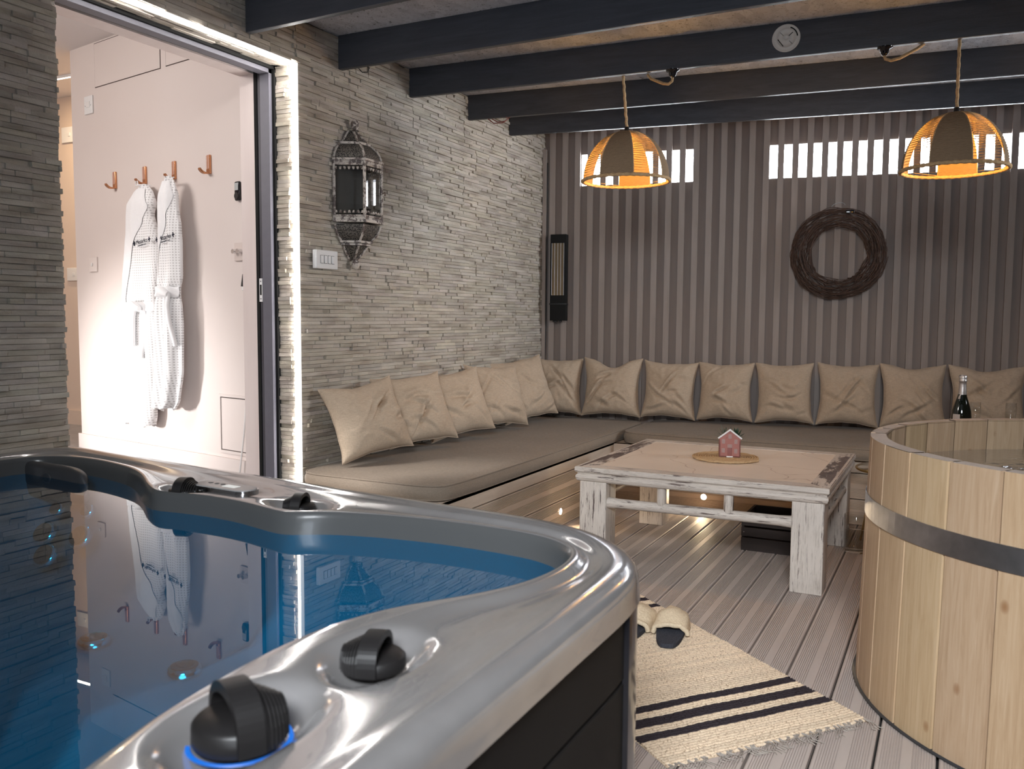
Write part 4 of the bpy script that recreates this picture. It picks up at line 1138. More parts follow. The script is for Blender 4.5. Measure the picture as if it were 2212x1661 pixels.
for k in range(3):
    mb = MB(cM); mb.prism(stadium(.006, .006, .0055, 5), .0105, .0114, M=Matrix.Translation((-.060 + .022 * k, .006, 0))); mb.build('button', 'rubber', cpn)
# ribbed diverter valves
def valve(c, r, h, ang, blue=False):
    Mv = Matrix.Translation(c) @ Matrix.Rotation(radians(ang), 4, 'Z')
    b = MB(Mv)
    b.lathe([(0, 0), (r * .96, 0), (r, .004), (r * .99, h * .36), (r * .90, h * .44), (0, h * .44)], (0, 0, 0), 40)
    v = b.build('valve', 'knob', ht)
    # flat arched grip across the knob
    b = MB(Mv); rows = []; n = 24
    for i in range(n + 1):
        a = pi * i / n; e = sin(a) ** .62
        ring = []
        for x_, k in ((-.36, 1.0), (.22, 1.0), (.22, .80), (-.36, .80)):
            ring.append(Vector((x_ * r, -cos(a) * r * 1.05 * (1 if k == 1 else .88), .003 + e * h * k)))
        rows.append(ring)
    b.grid(rows, cyc_v=True, smooth=False)
    b.build('grip', 'knob', v)
    # fan of ribs behind the grip
    b = MB(Mv)
    b.grid([[Vector((x_ * r, -cos(pi * q / 12) * r * .84 * sqrt(max(.02, 1 - x_ * x_)), .003 + h * (.74 - .40 * x_) * sin(pi * q / 12) ** .6)) for q in range(13)] for x_ in (.20, .35, .5, .65, .8, .9, .97)], flip=False)
    b.build('fan_body', 'black', v)
    for k in range(7):
        xx = .27 + .105 * k; w = .030 * r; b = MB(Mv); R1 = sqrt(max(.03, 1 - xx * xx)); rows = []
        for q in range(13):
            a = pi * q / 12; e = sin(a) ** .62; y = -cos(a) * r * 1.02 * R1; z = .003 + h * (1.0 - .44 * xx) * e
            rows.append([Vector((xx * r - w, y, z)), Vector((xx * r + w, y, z)), Vector((xx * r + w, y * .85, z * .8)), Vector((xx * r - w, y * .85, z * .8))])
        b.grid(rows, cyc_v=True, smooth=False); b.build('rib', 'knob', v)
    if blue:
        b = MB(Matrix.Translation(c)); b.lathe([(r * 1.01, -.001), (r * 1.10, .001), (r * 1.12, -.002)], (0, 0, 0), 40); b.build('light_ring', 'blue_led', v)
    return v
valve(Vector((1.958, -4.985, .671)), .050, .062, 62, True)
valve(Vector((1.972, -4.765, .672)), .042, .044, 200)
valve(Vector((1.292, -4.115, .672)), .037, .042, 200)
valve(Vector((.925, -4.112, .674)), .040, .042, 20)
light('tub_light', 'POINT', (1.45, -4.7, .42), 1.5, (.25, .8, 1.0), .12)

# ================================================================== ON THE STONE WALL
# four-gang switch
sw = empty('light_switch', (0.006, -2.435, 1.38), 'white four-gang switch plate on the stone wall below the lantern', 'switch')
mb = MB(); mb.rbox(.002, .026, -2.513, -2.357, 1.338, 1.424, .005); mb.build('plate', 'white_plastic', sw)
for k in range(4):
    y = -2.435 + (k - 1.5) * .026
    mb = MB(); mb.box(.0255, .0268, y - .0105, y + .0105, 1.362, 1.400); mb.build('rocker_gap', 'matt_black', sw)
    mb = MB(); mb.rbox(.025, .0295, y - .0093, y + .0093, 1.3635, 1.3985, .002); mb.build('rocker', 'white_plastic', sw)

# half-hexagon wall lantern
LN = empty('wall_lantern', (.004, -2.225, 1.35), 'weathered cream metal lantern with glass panes hung on the stone wall', 'lantern')
def hexa(scale, dx=0, full=False):
    W, D = .135 * scale, .125 * scale
    return [(.008 + dx, -W), (.008 + D + dx, -W * .5), (.008 + D + dx, W * .5), (.008 + dx, W)]
def lz(py): return 2.049 - (py - 248) * .002124
def layer(mb, s0, z0, s1, z1, y=-2.225):
    A, B_ = hexa(s0), hexa(s1)
    V = [(x, y + q, z0) for x, q in A] + [(x, y + q, z1) for x, q in B_]
    mb.add(V, [(0, 1, 5, 4), (1, 2, 6, 5), (2, 3, 7, 6), (3, 0, 4, 7)])
def slab(mb, s, z0, z1):
    A = hexa(s); V = [(x, -2.225 + q, z0) for x, q in A] + [(x, -2.225 + q, z1) for x, q in A]
    mb.add(V, [(0, 1, 5, 4), (1, 2, 6, 5), (2, 3, 7, 6), (3, 0, 4, 7), (3, 2, 1, 0), (4, 5, 6, 7)])
def arris(mb, secs, r=.006):
    for k in range(4):
        mb.tube([Vector((hexa(s)[k][0], -2.225 + hexa(s)[k][1], z)) for s, z in secs], r, 6)
fr = MB(); me_ = MB()
dome = [(1.0, lz(336)), (.96, lz(326)), (.86, lz(315)), (.70, lz(306)), (.60, lz(302))]
capn = [(.52, lz(298)), (.40, lz(288)), (.24, lz(276)), (.15, lz(270))]
bowl = [(.97, lz(481)), (.92, lz(492)), (.80, lz(505)), (.62, lz(516))]
cone = [(.52, lz(527)), (.36, lz(541)), (.20, lz(553)), (.13, lz(557))]
for secs in (dome, capn, bowl, cone):
    me_ = MB()
    for (s0, z0), (s1, z1) in zip(secs, secs[1:]): layer(me_, s0 * .97, z0, s1 * .97, z1)
    me_.build('mesh_panel', 'lmesh', LN); arris(fr, secs)
for s, a, b_ in ((1.08, 343, 338), (1.02, 349, 343), (.68, 304, 299), (1.04, 471, 466), (1.08, 477, 471), (.70, 521, 516), (.62, 526, 522)): slab(fr, s, lz(a), lz(b_))
arris(fr, [(1.0, lz(470)), (1.0, lz(346))], .0075)
# window bars of the three panes with scalloped edges
A = hexa(1.0)
for k in range(3):
    a, b_ = Vector((A[k][0], -2.225 + A[k][1], 0)), Vector((A[k + 1][0], -2.225 + A[k + 1][1], 0))
    for z0, z1 in ((lz(355), lz(347)), (lz(468), lz(459))):
        fr.tube([a + Vector((0, 0, (z0 + z1) / 2)), b_ + Vector((0, 0, (z0 + z1) / 2))], .006, 6)
    nn_ = 7
    for q in range(nn_):
        p = a.lerp(b_, (q + .5) / nn_)
        for zc, sg in ((lz(357), -1), (lz(457), 1)):
            fr.tube([p + Vector((0, 0, zc)), p + Vector((0, 0, zc + sg * .012))], [.008, .004], 6)
fr.build('metal_frame', 'lantern', LN)
mb = MB()
for k in range(3):
    a, b_ = Vector((A[k][0], -2.225 + A[k][1], 0)), Vector((A[k + 1][0], -2.225 + A[k + 1][1], 0))
    mb.add([a + Vector((0, 0, lz(467))), b_ + Vector((0, 0, lz(467))), b_ + Vector((0, 0, lz(348))), a + Vector((0, 0, lz(348)))], [(0, 1, 2, 3)])
mb.build('glass_panes', 'lantern_glass', LN)
mb = MB(); mb.box(.008, .0095, -2.36, -2.09, lz(468), lz(345)); mb.build('back_plate', mat('dark_back_plate', (.16, .155, .145), .6), LN)
mb = MB()
mb.lathe([(0, .052), (.012, .048), (.021, .030), (.018, .012), (.010, .004), (.020, -.004)], (.03, -2.225, lz(268)), 20)
mb.lathe([(.018, .008), (.009, .0), (.018, -.014), (.019, -.030), (.010, -.042), (0, -.046)], (.028, -2.225, lz(558)), 20); mb.build('finials', 'lantern', LN)
mb = MB(); mb.lathe([(0, 0), (.028, 0), (.030, .008), (.020, .02), (.018, .035), (.03, .05), (0, .05)], (.06, -2.19, lz(466)), 20); mb.build('candle_holder', 'matt_black', LN)
mb = MB(); mb.tube([(A[2][0] + .004, -2.225 + A[2][1], lz(408)), (A[2][0] + .018, -2.225 + A[2][1] + .004, lz(405)), (A[2][0] + .018, -2.225 + A[2][1] + .004, lz(413))], .003, 6); mb.build('latch', 'twig', LN)

# ---- infrared heater on the back wall
hm = RB
hh = empty('patio_heater', Bp(.126, -.075, 1.10), 'slim upright black infrared wall heater with a mirrored grille', 'heater')
mb = MB(RB); mb.rbox(.070, .184, -.105, -.045, 1.10, 1.697, .003); mb.build('housing', 'matt_black', hh)
mb = MB(RB); mb.box(.082, .168, -.1062, -.104, 1.276, 1.636); mb.build('grille', 'grill', hh)
mb = MB(RB)
for i in range(5): s_ = .082 + .086 * i / 4; mb.tube([Vector((s_, -.108, 1.276)), Vector((s_, -.108, 1.636))], .0012, 5)
mb.build('grille_wires', 'steel', hh)
mb = MB(RB); mb.rbox(.066, .188, -.107, -.045, 1.21, 1.222, .002); mb.rbox(.10, .15, -.045, -.0245, 1.25, 1.30, .002); mb.rbox(.09, .12, -.10, -.07, 1.09, 1.10, .002); mb.rbox(.135, .15, -.10, -.07, 1.09, 1.10, .002); mb.build('bracket', 'black', hh)

# ---- twig wreath
WC = (1.952, -.075, 1.538); Ro, Ri = .292, .165; Rm, rt = (Ro + Ri) / 2, (Ro - Ri) / 2
wr = empty('wreath', Bp(*WC), 'round dark wreath woven from twigs hanging on the slatted wall', 'wreath')
rt_ = random.Random(4); mb = MB(RB)
for i in range(150):
    a0_ = rt_.uniform(0, 2 * pi); span = rt_.uniform(.5, 2.3); ph = rt_.uniform(0, 2 * pi); tw = rt_.uniform(-3.2, 3.2); rr0 = rt_.uniform(.45, 1.0) * rt; n = 18
    if i < 40: span = rt_.uniform(2.5, 5); tw = rt_.uniform(-1.0, 1.0); rr0 = rt * rt_.uniform(.75, 1.03)
    pth = []
    for q in range(n + 1):
        a = a0_ + span * q / n; b_ = ph + tw * q / n; r2 = rr0 * (1 + .12 * sin(q * .9 + i)); flat = .62
        pth.append(Vector((WC[0] + (Rm + r2 * cos(b_)) * cos(a), WC[1] + r2 * sin(b_) * flat, WC[2] + (Rm + r2 * cos(b_)) * sin(a))))
    mb.tube(pth, [rt_.uniform(.0018, .0035) * (1 - .3 * q / n) for q in range(n + 1)], 5)
mb.build('twigs', 'twig', wr)
mb = MB(RB); mb.tube([Vector((WC[0] - .01 + .04 * cos(t * .5), WC[1] - .03, WC[2] + Rm + .07 + .018 * sin(t * .6))) for t in range(7)], .0015, 5); mb.build('hanging_wire', 'steel', wr)
mb = MB(RB); mb.rbox(WC[0] + .035, WC[0] + .085, WC[1] - .052, WC[1] - .034, WC[2] + Ro - .045, WC[2] + Ro - .025, .003); mb.build('battery_box', 'gloss_black', wr)

# ================================================================== PENDANTS, CUPS, BRACKET
def pendant(c, R_, H, label, spin, top):
    """c = centre of the rim plane"""
    b = empty('pendant_lamp', c, label, 'lamp', 'rope pendant lamps')
    C_ = Vector(c)
    def S(a, t):   # t 0 rim .. 1 crown
        th = t * pi / 2 * .97; return C_ + Vector((R_ * cos(th) ** .92 * cos(a), R_ * cos(th) ** .92 * sin(a), H * sin(th) ** 1.05))
    nseg = 8
    for k in range(nseg):
        a0_ = spin + 2 * pi * k / nseg; a1_ = a0_ + 2 * pi / nseg
        if k % 2 == 0:
            mb = MB(); rows = []
            for i in range(61):
                t = i / 60; rows.append([S(a0_ + (a1_ - a0_) * j / 6, t) + (S(a0_ + (a1_ - a0_) * j / 6, t) - C_).normalized() * (.0018 * (1 if i % 2 else -1)) for j in range(7)])
            mb.grid(rows, flip=False)
            mb.build('wound_panel', 'jute_shade', b)
        else:
            mb = MB(); t = .02; n = 30; sd = 0; pth = []
            tt = .0
            for i in range(n * 2):
                a = a0_ if i % 2 == 0 else a1_; t = .02 + .93 * (i / (n * 2 - 1)) ** .9
                pth.append(S(a, t))
            mb.tube(pth, .0021, 5)
            for rr_ in (.012, .5):
                pass
            mb.build('zigzag_twine', 'jute', b)
    mb = MB()
    for k in range(nseg):
        a = spin + 2 * pi * k / nseg; mb.tube([S(a, i / 16) for i in range(17)], .0022, 6)
    mb.build('wire_ribs', 'jute', b)
    mb = MB(); n = 120
    mb.tube([C_ + Vector(((R_ + .002) * cos(2 * pi * i / n), (R_ + .002) * sin(2 * pi * i / n), -.002)) for i in range(n)], [.008 + .0016 * sin(i * 2 * pi / 3) for i in range(n)], 8, closed=True); mb.build('rim_rope', 'jute', b)
    mb = MB(); mb.lathe([(0, .02), (.010, .02), (.013, .0), (.013, -.012), (0, -.012)], C_ + Vector((0, 0, H + .002)), 16); mb.build('cap', 'black', b)
    mb = MB(); n = 30; P0 = C_ + Vector((0, 0, H + .015)); P1 = Vector(top)
    mb.tube([P0.lerp(P1, i / n) + Vector((.0012 * sin(i * 1.7), .0012 * cos(i * 1.3), 0)) for i in range(n + 1)], .0068, 8); mb.build('rope', 'jute', b)
    mb = MB(); mb.cyl(C_ + Vector((0, 0, H - .01)), C_ + Vector((0, 0, H - .09)), .019, 16); mb.build('lamp_holder', 'black', b)
    mb = MB(); mb.lathe([(0, -.048), (.014, -.043), (.023, -.028), (.025, -.012), (.019, .010), (.012, .030), (.012, .05)], C_ + Vector((0, 0, H - .125)), 24); mb.build('bulb', 'bulb', b)
    light('pendant_glow', 'POINT', C_ + Vector((0, 0, H - .15)), 12.0, (1, .50, .11), .045)
    return b
pendant((1.158, -1.56, 1.790), .208, .235, 'rope pendant lamp hanging left, in front of the short bright slot', radians(-106), (1.146, -1.606, 2.34))
pendant((2.588, -1.47, 1.758), .205, .235, 'rope pendant lamp hanging right, near the edge of the view', radians(-116), (2.588, -1.518, 2.34))
def cup(x, label, loop):
    p = jpt(3, x, .016)
    c = empty('ceiling_cup', p, label, 'fitting', 'lamp cups under the joist')
    mb = MB(); mb.lathe([(.032, -.0005), (.031, -.006), (.020, -.010), (.017, -.024), (.008, -.036), (.0, -.037)], p, 24); mb.build('rose', 'gloss_black', c)
    mb = MB(); mb.tube([p + Vector(q) for q in loop], .0068, 8); mb.build('rope_end', 'jute', c)
cup(1.398, 'dark metal rope cup under the joist, left one', [(0, 0, -.034), (-.002, 0, -.052), (-.02, .004, -.062), (-.05, .012, -.054), (-.085, .02, -.036), (-.115, .032, -.020), (-.135, .044, .004)])
cup(2.305, 'dark metal rope cup under the joist, right one', [(0, 0, -.034), (.004, 0, -.050), (.026, .004, -.058), (.06, .012, -.050), (.09, .02, -.034), (.125, .034, -.014), (.15, .044, .006)])
# hooks of the ropes on the joist
# round detector base on the joist
y3, z3, a3 = joists[3]
DM = Matrix.Translation(jpt(3, 1.905)) @ Matrix.Rotation(radians(a3), 4, 'Z') @ Matrix.Translation((0, -.0005, .078)) @ Matrix.Rotation(pi / 2, 4, 'X')
db = empty('detector_base', DM.to_translation(), 'round white plastic detector mounting plate screwed to the joist', 'bracket')
mb = MB(DM); mb.lathe([(.059, 0), (.060, .006), (.057, .007), (.054, .0035), (.042, .0035), (.041, .0055), (.039, .0055), (.0385, .0035), (.014, .0035), (.013, .0055), (.009, .0055), (.0085, .004), (0, .004)], (0, 0, 0), 48); mb.build('plate', mat('detector_plastic', (.62, .60, .57), .5), db)
mb = MB(DM)
for a, r0, r1, w_ in ((40, .014, .036, .0016), (135, .016, .038, .0008), (-45, .018, .038, .0008), (-135, .030, .031, .010)):
    Mr = Matrix.Rotation(radians(a), 4, 'Z'); mb.box(r0, r1, -w_, w_, .0036, .0042, M=Mr)
for k in range(9): Mr = Matrix.Rotation(radians(10 + 7 * k), 4, 'Z'); mb.box(.045, .050, -.003, .003, .0036, .0040, M=Mr)
mb.box(.028, .0315, -.020, .020, .0036, .0042, M=Matrix.Rotation(radians(-143), 4, 'Z')); mb.build('slots', 'matt_black', db)
mb = MB(); p = Vector((.10, -2.285, 2.270)); mb.tube([p + Vector((0, 0, 0)), p + Vector((.02, 0, -.02)), p + Vector((.05, 0, -.022)), p + Vector((.06, 0, -.004)), p + Vector((.05, 0, .002))], .0022, 5)
solo(mb, 'cable_loop', 'cable', p, 'small black cable loop under the joist near the lantern', 'cable')
mb = MB(); p = Vector((.12, -1.066, 2.284)); mb.tube([p, p + Vector((.04, 0, -.03)), p + Vector((.10, 0, -.032)), p + Vector((.13, 0, -.012)), p + Vector((.12, 0, .0))], .003, 5); mb.tube([p + Vector((.02, .01, 0)), p + Vector((.06, .01, -.022)), p + Vector((.11, .01, -.022)), p + Vector((.14, .01, 0))], .003, 5)
solo(mb, 'cable_loop', mat('red_cable', (.25, .08, .07), .5), p, 'reddish cable loop under the joist near the room corner', 'cable')

# ================================================================== THINGS IN THE HALL
def hb(name, material, parent, *boxes, r=.003):
    mb = MB(HM)
    for bx in boxes: mb.rbox(*bx, min(r, (bx[1] - bx[0]) * .4, (bx[3] - bx[2]) * .4, (bx[5] - bx[4]) * .4))
    return mb.build(name, material, parent)
def Hp(u, n_, z): return HM @ Vector((u, n_, z))
hooks = [(.455, 'copper coat hook left of the robes, nothing on it'), (.752, 'copper coat hook holding the longer robe'), (1.022, 'copper coat hook holding the shorter robe'), (1.318, 'copper coat hook right of the robes, nothing on it')]
def perf(i):
    m = mat('perforated_face_%d' % i, (.70, .52, .45), .35, .3); n, l, b = nodes(m)
    vo = n.new('ShaderNodeTexVoronoi'); vo.inputs['Scale'].default_value = 170; vo.inputs['Randomness'].default_value = 0; l.new(coords(m), vo.inputs[0])
    setc(m, ramp(m, vo.outputs['Distance'], [(.42, (.86, .80, .78)), (.5, (.50, .22, .12))])); return m
MT['perf'] = perf(0)
proto = None
for u, lb in hooks:
    if proto is None:
        L = Hp(u, .0, 1.80); b = empty('coat_hook', L, lb, 'hook', 'copper coat hooks in the hall')
        hb('hook_plate', 'copper', b, (u - .014, u + .014, .0, .012, 1.802, 1.892)); hb('face', 'perf', b, (u - .0125, u + .0125, .012, .0145, 1.824, 1.890), r=.001)
        mb = MB(HM); rows = []
        for i in range(9):
            a = i / 8; yy = .008 + .050 * a; zz = 1.804 - .010 * sin(a * pi * .6) + .022 * a ** 2.5
            rows.append([Vector((u - .011, yy, zz)), Vector((u + .011, yy, zz)), Vector((u + .011, yy, zz + .008)), Vector((u - .011, yy, zz + .008))])
        mb.grid(rows, cyc_v=True); mb.add(rows[-1], [(0, 1, 2, 3)]); mb.build('prong', 'copper', b); proto = b; u0 = u
    else:
        c = copy_tree(proto); c.location = Hp(u, 0, 1.80); c['label'] = lb
# bathrobes
def outline(tab, z):
    tab = sorted(tab, key=lambda t: -t[2])
    if z >= tab[0][2]: return tab[0][0], tab[0][1]
    for (a0_, b0_, z0), (a1_, b1_, z1) in zip(tab, tab[1:]):
        if z0 >= z >= z1: t = (z0 - z) / (z0 - z1 + 1e-9); t = t * t * (3 - 2 * t) * .4 + t * .6; return a0_ + (a1_ - a0_) * t, b0_ + (b1_ - b0_) * t
    return tab[-1][0], tab[-1][1]
r1t = [(.815, .835, 1.79), (.775, .866, 1.775), (.732, .896, 1.747), (.675, .915, 1.69), (.667, .892, 1.632), (.659, .926, 1.549), (.646, .949, 1.478), (.633, .954, 1.407), (.618, .932, 1.313), (.613, .905, 1.218), (.611, .912, 1.185), (.602, .922, 1.158), (.596, .914, 1.074), (.554, .894, .831), (.507, .879, .60), (.514, .862, .539)]
r2t = [(1.10, 1.12, 1.80), (1.072, 1.14, 1.785), (1.058, 1.154, 1.758), (1.042, 1.168, 1.714), (1.030, 1.170, 1.647), (1.026, 1.190, 1.556), (1.018, 1.198, 1.465), (.998, 1.195, 1.306), (.978, 1.175, 1.25), (.980, 1.174, 1.215), (.972, 1.186, 1.169), (.960, 1.194, 1.077), (.935, 1.186, .844), (.922, 1.150, .70), (.930, 1.108, .642)]
def robe(tab, label, belt_z, hem, hooku, hookz, seed, collar, txt, tu, tz, tang, yc=.05, dp=.045):
    b = empty('bathrobe', Hp((tab[-1][0] + tab[-1][1]) / 2, .06, hem), label, 'bathrobe', 'white bathrobes in the hall')
    top = tab[0][2]; n = 90; K = 48
    def sec(z, a):
        lo, hi = outline(tab, z); c = (lo + hi) / 2; hw = (hi - lo) / 2
        d = dp * min(1, (top - z) * 9 + .15)
        x = c + hw * cos(a); depth = sin(a)
        low = max(0, min(1, (belt_z - z) * 4 + .4))
        fold = (.016 * low + .007) * sin(7 * cos(a) + seed + z * .8) + (.008 * low) * sin(15 * cos(a) + z * 3 + seed)
        y = yc + d * .8 * (abs(depth) ** .8) * (1 if depth > 0 else -1) + (fold if depth > 0 else 0) * min(1, abs(depth) * 2)
        if abs(z - belt_z) < .05: y -= .010 * (1 - abs(z - belt_z) / .05) * (1 if depth > 0 else 0)
        return Vector((x, max(.006, y), z + (.010 * sin(6 * cos(a) + seed) if z < hem + .02 else 0)))
    def front(u, z, off=.0):
        lo, hi = outline(tab, z); c = (lo + hi) / 2; hw = (hi - lo) / 2; q = max(-.98, min(.98, (u - c) / hw)); p = sec(z, math.acos(q)); p.y += off; return p
    mb = MB(HM); rows = []
    for i in range(n + 1):
        z = top + (hem - top) * i / n; rows.append([sec(z, 2 * pi * j / K) for j in range(K)])
    mb.grid(rows, cyc_v=True, flip=False); mb.build('robe_body', 'waffle', b)
    # smooth folded collar down the left front
    mb = MB(HM); rows = []; m = 40
    for i in range(m + 1):
        t = i / m; (ua, ub, z) = collar(t); rows.append([front(ua + (ub - ua) * q / 8, z, .0035 + .005 * sin(pi * q / 8)) for q in range(9)])
    mb.grid(rows, flip=True)
    
    mb.build('collar', 'towel', b)
    mb = MB(HM); rows = []
    for z in (belt_z + .026, belt_z + .022, belt_z, belt_z - .022, belt_z - .026):
        e = .010 if abs(z - belt_z) < .025 else .002
        lo, hi = outline(tab, z); c = (lo + hi) / 2; hw = (hi - lo) / 2 + .004
        rows.append([Vector((c + hw * cos(pi * k / 24), sec(z, min(pi - .02, max(.02, pi * k / 24))).y + e, z + .004 * sin(k))) for k in range(25)])
    mb.grid(rows, flip=True)
    cU = (tab[10][0] + tab[10][1]) / 2 + .03
    kp = front(cU, belt_z, .022); mb.tube([kp + Vector((-.03, 0, .012)), kp + Vector((0, .008, 0)), kp + Vector((.035, 0, -.012))], [.016, .024, .014], 10)
    for s2, ln in ((-.012, .20), (.03, .26)):
        P_ = [front(cU + s2 + s2 * q / 5 * .6, belt_z - ln * q / 8 - .005, .012) for q in range(9)]
        mb.tube(P_, .011, 8)
    mb.build('belt', 'towel', b)
    mb = MB(HM); mb.tube([Vector((hooku + .008, .052, hookz + .012)), Vector((hooku + .018, .055, hookz - .01)), front((tab[0][0] + tab[0][1]) / 2 + .008, top - .004, -.03)], .0035, 6)
    mb.tube([Vector((hooku - .006, .052, hookz + .012)), Vector((hooku - .004, .055, hookz - .01)), front((tab[0][0] + tab[0][1]) / 2 - .010, top - .004, -.03)], .0035, 6); mb.build('hanging_loop', 'towel', b)
    p = front(tu, tz, .0)
    e1 = max(front(tu - .05, tz, 0).y, front(tu + .05, tz, 0).y, p.y, front(tu + .075, tz, 0).y, front(tu - .075, tz, 0).y) + .003
    TM = HM @ Matrix.Translation((tu, e1, tz)) @ Matrix.Rotation(radians(-tang), 4, 'Y') @ Matrix(((1, 0, 0, 0), (0, 0, 1, 0), (0, 1, 0, 0), (0, 0, 0, 1)))
    text_obj('embroidered_name', txt, .030, TM, 'thread', b)
    def em(nm, *bx):
        mb = MB(HM @ Matrix.Translation((tu, e1, tz)) @ Matrix.Rotation(radians(-tang), 4, 'Y'))
        for q in bx: mb.rbox(*q)
        mb.build(nm, 'thread', b)
    em('embroidered_line', (-.038, .012, -.0004, .001, -.021, -.017, .0004)); em('embroidered_line', (.016, .040, -.0004, .001, -.0205, -.0175, .0004))
    for sx in (-.072, .072):
        em('embroidered_flower', *[(sx + dx - .0040, sx + dx + .0040, -.0004, .001, dz - .0065, dz + .0065, .001) for dx, dz in ((0, .006), (0, -.006))], (sx - .011, sx + .011, -.0004, .001, -.0035, .0035, .001))
    return b
def col1(t):
    z = 1.768 - .598 * t
    a, _ = outline(r1t, z); hi = [(1.77, .845), (1.72, .875), (1.672, .897), (1.62, .862), (1.55, .812), (1.47, .765), (1.38, .722), (1.28, .680), (1.17, .650)]
    for (z0, u0_), (z1, u1_) in zip(hi, hi[1:]):
        if z0 >= z >= z1 - 1e-6: ub = u0_ + (u1_ - u0_) * (z0 - z) / (z0 - z1); break
    return (a + .006 if z > 1.5 else a + .012, ub, z)
def col2(t):
    z = 1.775 - .50 * t
    a, _ = outline(r2t, z); hi = [(1.78, 1.130), (1.74, 1.148), (1.700, 1.163), (1.655, 1.150), (1.58, 1.120), (1.50, 1.090), (1.40, 1.055), (1.26, 1.005)]
    for (z0, u0_), (z1, u1_) in zip(hi, hi[1:]):
        if z0 >= z >= z1 - 1e-6: ub = u0_ + (u1_ - u0_) * (z0 - z) / (z0 - z1); break
    return (a + .006, ub, z)
robe(r1t, 'long white waffle bathrobe hanging left, belt tied low', 1.165, .545, .752, 1.80, 1.0, col1, 'Mezarko', .860, 1.495, 6)
robe(r2t, 'shorter white waffle bathrobe hanging right, casting the dark shadow', 1.235, .648, 1.022, 1.80, 3.2, col2, 'Mezarko', 1.125, 1.500, 7, .088, .040)

# switches, dimmer, thermostat, panels
def plate(name, label, u0, u1, z0, z1, cat='switch', gap=True, toggle='rocker'):
    b = empty(name, Hp((u0 + u1) / 2, 0, (z0 + z1) / 2), label, cat)
    hb('plate', 'white_plastic' if name != 'flush_switch' else 'plaster', b, (u0, u1, .0, .010, z0, z1)); return b
b = plate('fused_spur', 'white fused switch plate high on the hall wall', .160, .246, 2.232, 2.330)
uc, zc = .203, 2.281; hb('fuse_cover', 'white_gloss', b, (uc - .018, uc + .018, .010, .0125, zc - .014, zc + .018)); hb('screws', 'matt_black', b, (uc - .031, uc - .027, .010, .0108, zc - .006, zc - .002), (uc + .027, uc + .031, .010, .0108, zc - .006, zc - .002), r=.0005)
b = plate('flush_switch', 'wall-coloured single switch plate left of the robes', .160, .242, 1.362, 1.444)
hb('toggle', 'white_gloss', b, (.197, .205, .010, .020, 1.392, 1.412)); 
b = plate('dimmer_switch', 'pale double dimmer plate with two round knobs near the door frame', 1.512, 1.594, 1.378, 1.462)
MT['dim_plate'] = vary('dimmer_plate', (.62, .53, .49), (.66, .57, .53), 5, .4, 0); b.children[0].data.materials[0] = MT['dim_plate']
for uu in (1.532, 1.566):
    mb = MB(HM); mb.cyl((uu, .010, 1.422), (uu, .034, 1.422), .0105, 20); mb.build('dimmer_knob', 'chrome', b)
b = empty('remote_control', Hp(1.552, .012, 1.70), 'black oval heating controller on the hall wall by the frame', 'controller')
mb = MB(HM)
def ov(z): t = (z - 1.655) / .092; return .019 + .003 * sin(pi * t) 
mb.rbox(1.532, 1.572, .002, .020, 1.656, 1.746, .016); mb.build('case', 'gloss_black', b)
hb('display', mat('lcd_grey', (.42, .44, .44), .2), b, (1.539, 1.565, .0195, .0212, 1.704, 1.738))
mb = MB(HM); mb.cyl((1.552, .018, 1.678), (1.552, .0225, 1.678), .0155, 24); mb.build('dial', 'black', b)
b = empty('key_fob', Hp(1.583, .006, 1.27), 'small dark wedge-shaped holder under the dimmer plate', 'holder')
mb = MB(HM); mb.add([(1.578, .002, 1.315), (1.590, .002, 1.315), (1.593, .002, 1.258), (1.570, .002, 1.258), (1.578, .014, 1.315), (1.590, .014, 1.315), (1.593, .018, 1.258), (1.570, .018, 1.258)], [(0, 1, 2, 3), (7, 6, 5, 4), (0, 4, 5, 1), (1, 5, 6, 2), (2, 6, 7, 3), (3, 7, 4, 0)]); mb.build('body', 'black', b)
hb('clip', 'white_gloss', b, (1.572, 1.590, .002, .016, 1.238, 1.257))
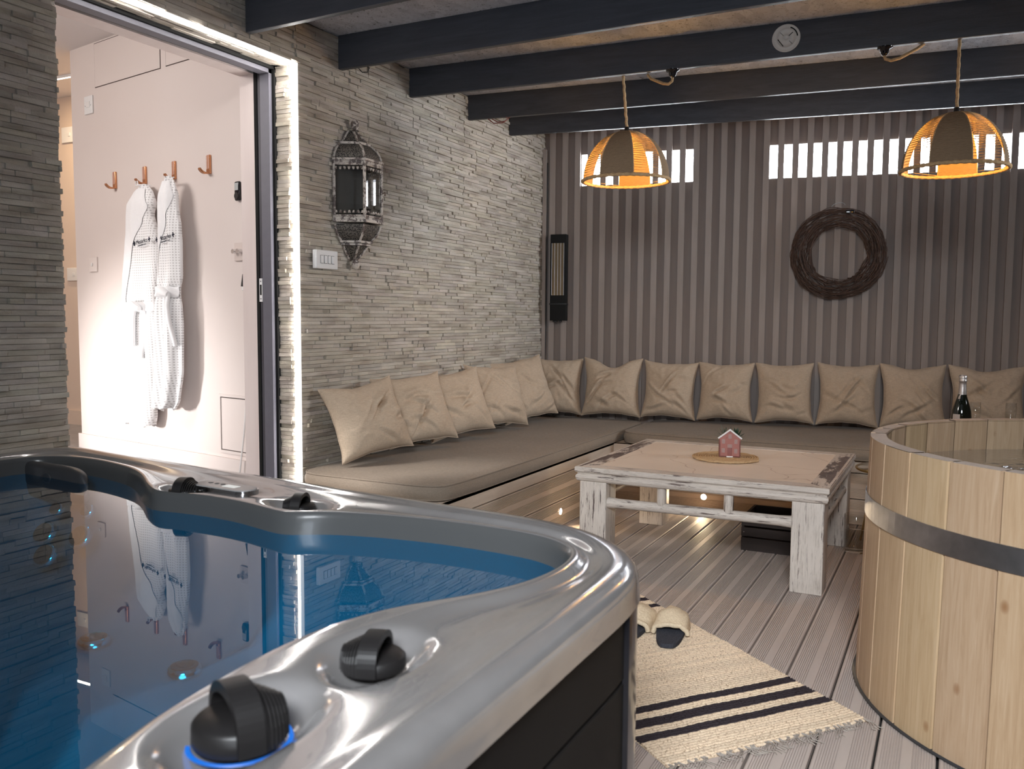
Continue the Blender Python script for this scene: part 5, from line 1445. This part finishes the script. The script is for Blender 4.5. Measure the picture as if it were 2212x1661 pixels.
def inset(name, label, u0, u1, z0, z1, cat, rim=.0):
    b = empty(name, Hp((u0 + u1) / 2, 0, z0), label, cat)
    mb = MB(HM); mb.box(u0 - .004, u1 + .004, .0002, .0012, z0 - .004, z1 + .004); mb.build('shadow_gap', mat('gap_' + name, (.06, .04, .035), .9), b)
    mb = MB(HM); mb.box(u0, u1, .0005, .003, z0, z1); mb.build('door', 'plaster', b)
    if rim:
        mb = MB(HM)
        for bx in ((u0 - rim, u1 + rim, .0, .006, z1 + .005, z1 + rim), (u0 - rim, u1 + rim, 0, .006, z0 - rim, z0 - .005), (u0 - rim, u0 - .005, 0, .006, z0 - .005, z1 + .005), (u1 + .005, u1 + rim, 0, .006, z0 - .005, z1 + .005)): mb.box(*bx)
        mb.build('surround', 'plaster', b)
inset('wall_cupboard', 'flush wall cupboard door under the hall ceiling, the larger left one', .272, .912, 2.368, HC - .012, 'cupboard')
inset('wall_cupboard', 'flush wall cupboard door under the hall ceiling, the partly hidden right one', .966, 1.55, 2.370, HC - .012, 'cupboard')
inset('access_panel', 'small flush access panel low on the hall wall beside the rod', 1.378, 1.595, .470, .722, 'panel', .018)
mb = MB(); mb.tube([Hp(1.555, .035, HF + .003), Hp(1.580, .022, .56), Hp(1.600, .012, .79)], .0045, 8)
o = mb.build('leaning_rod', 'white_gloss', None, Hp(1.555, .035, HF)); tag(o, 'thin white rod leaning at the door lining', 'rod')
# plates on the far beige wall
def fplate(name, label, x0, x1, z0, z1):
    b = empty(name, ((x0 + x1) / 2, -1.6, (z0 + z1) / 2), label, 'switch'); mb = MB(); mb.rbox(x0, x1, -1.612, -1.6005, z0, z1, .003); mb.build('plate', 'white_gloss', b)
    mb = MB(); mb.rbox((x0 + x1) / 2 - .01, (x0 + x1) / 2 + .01, -1.616, -1.611, (z0 + z1) / 2 - .012, (z0 + z1) / 2 + .012, .002); mb.build('rocker', 'white_plastic', b)
fplate('socket_plate', 'upper white blank plate on the beige wall in the far hall', -2.935, -2.77, 2.30, 2.405)
fplate('light_switch', 'lower white switch plate on the beige wall in the far hall', -2.925, -2.78, 1.355, 1.445)
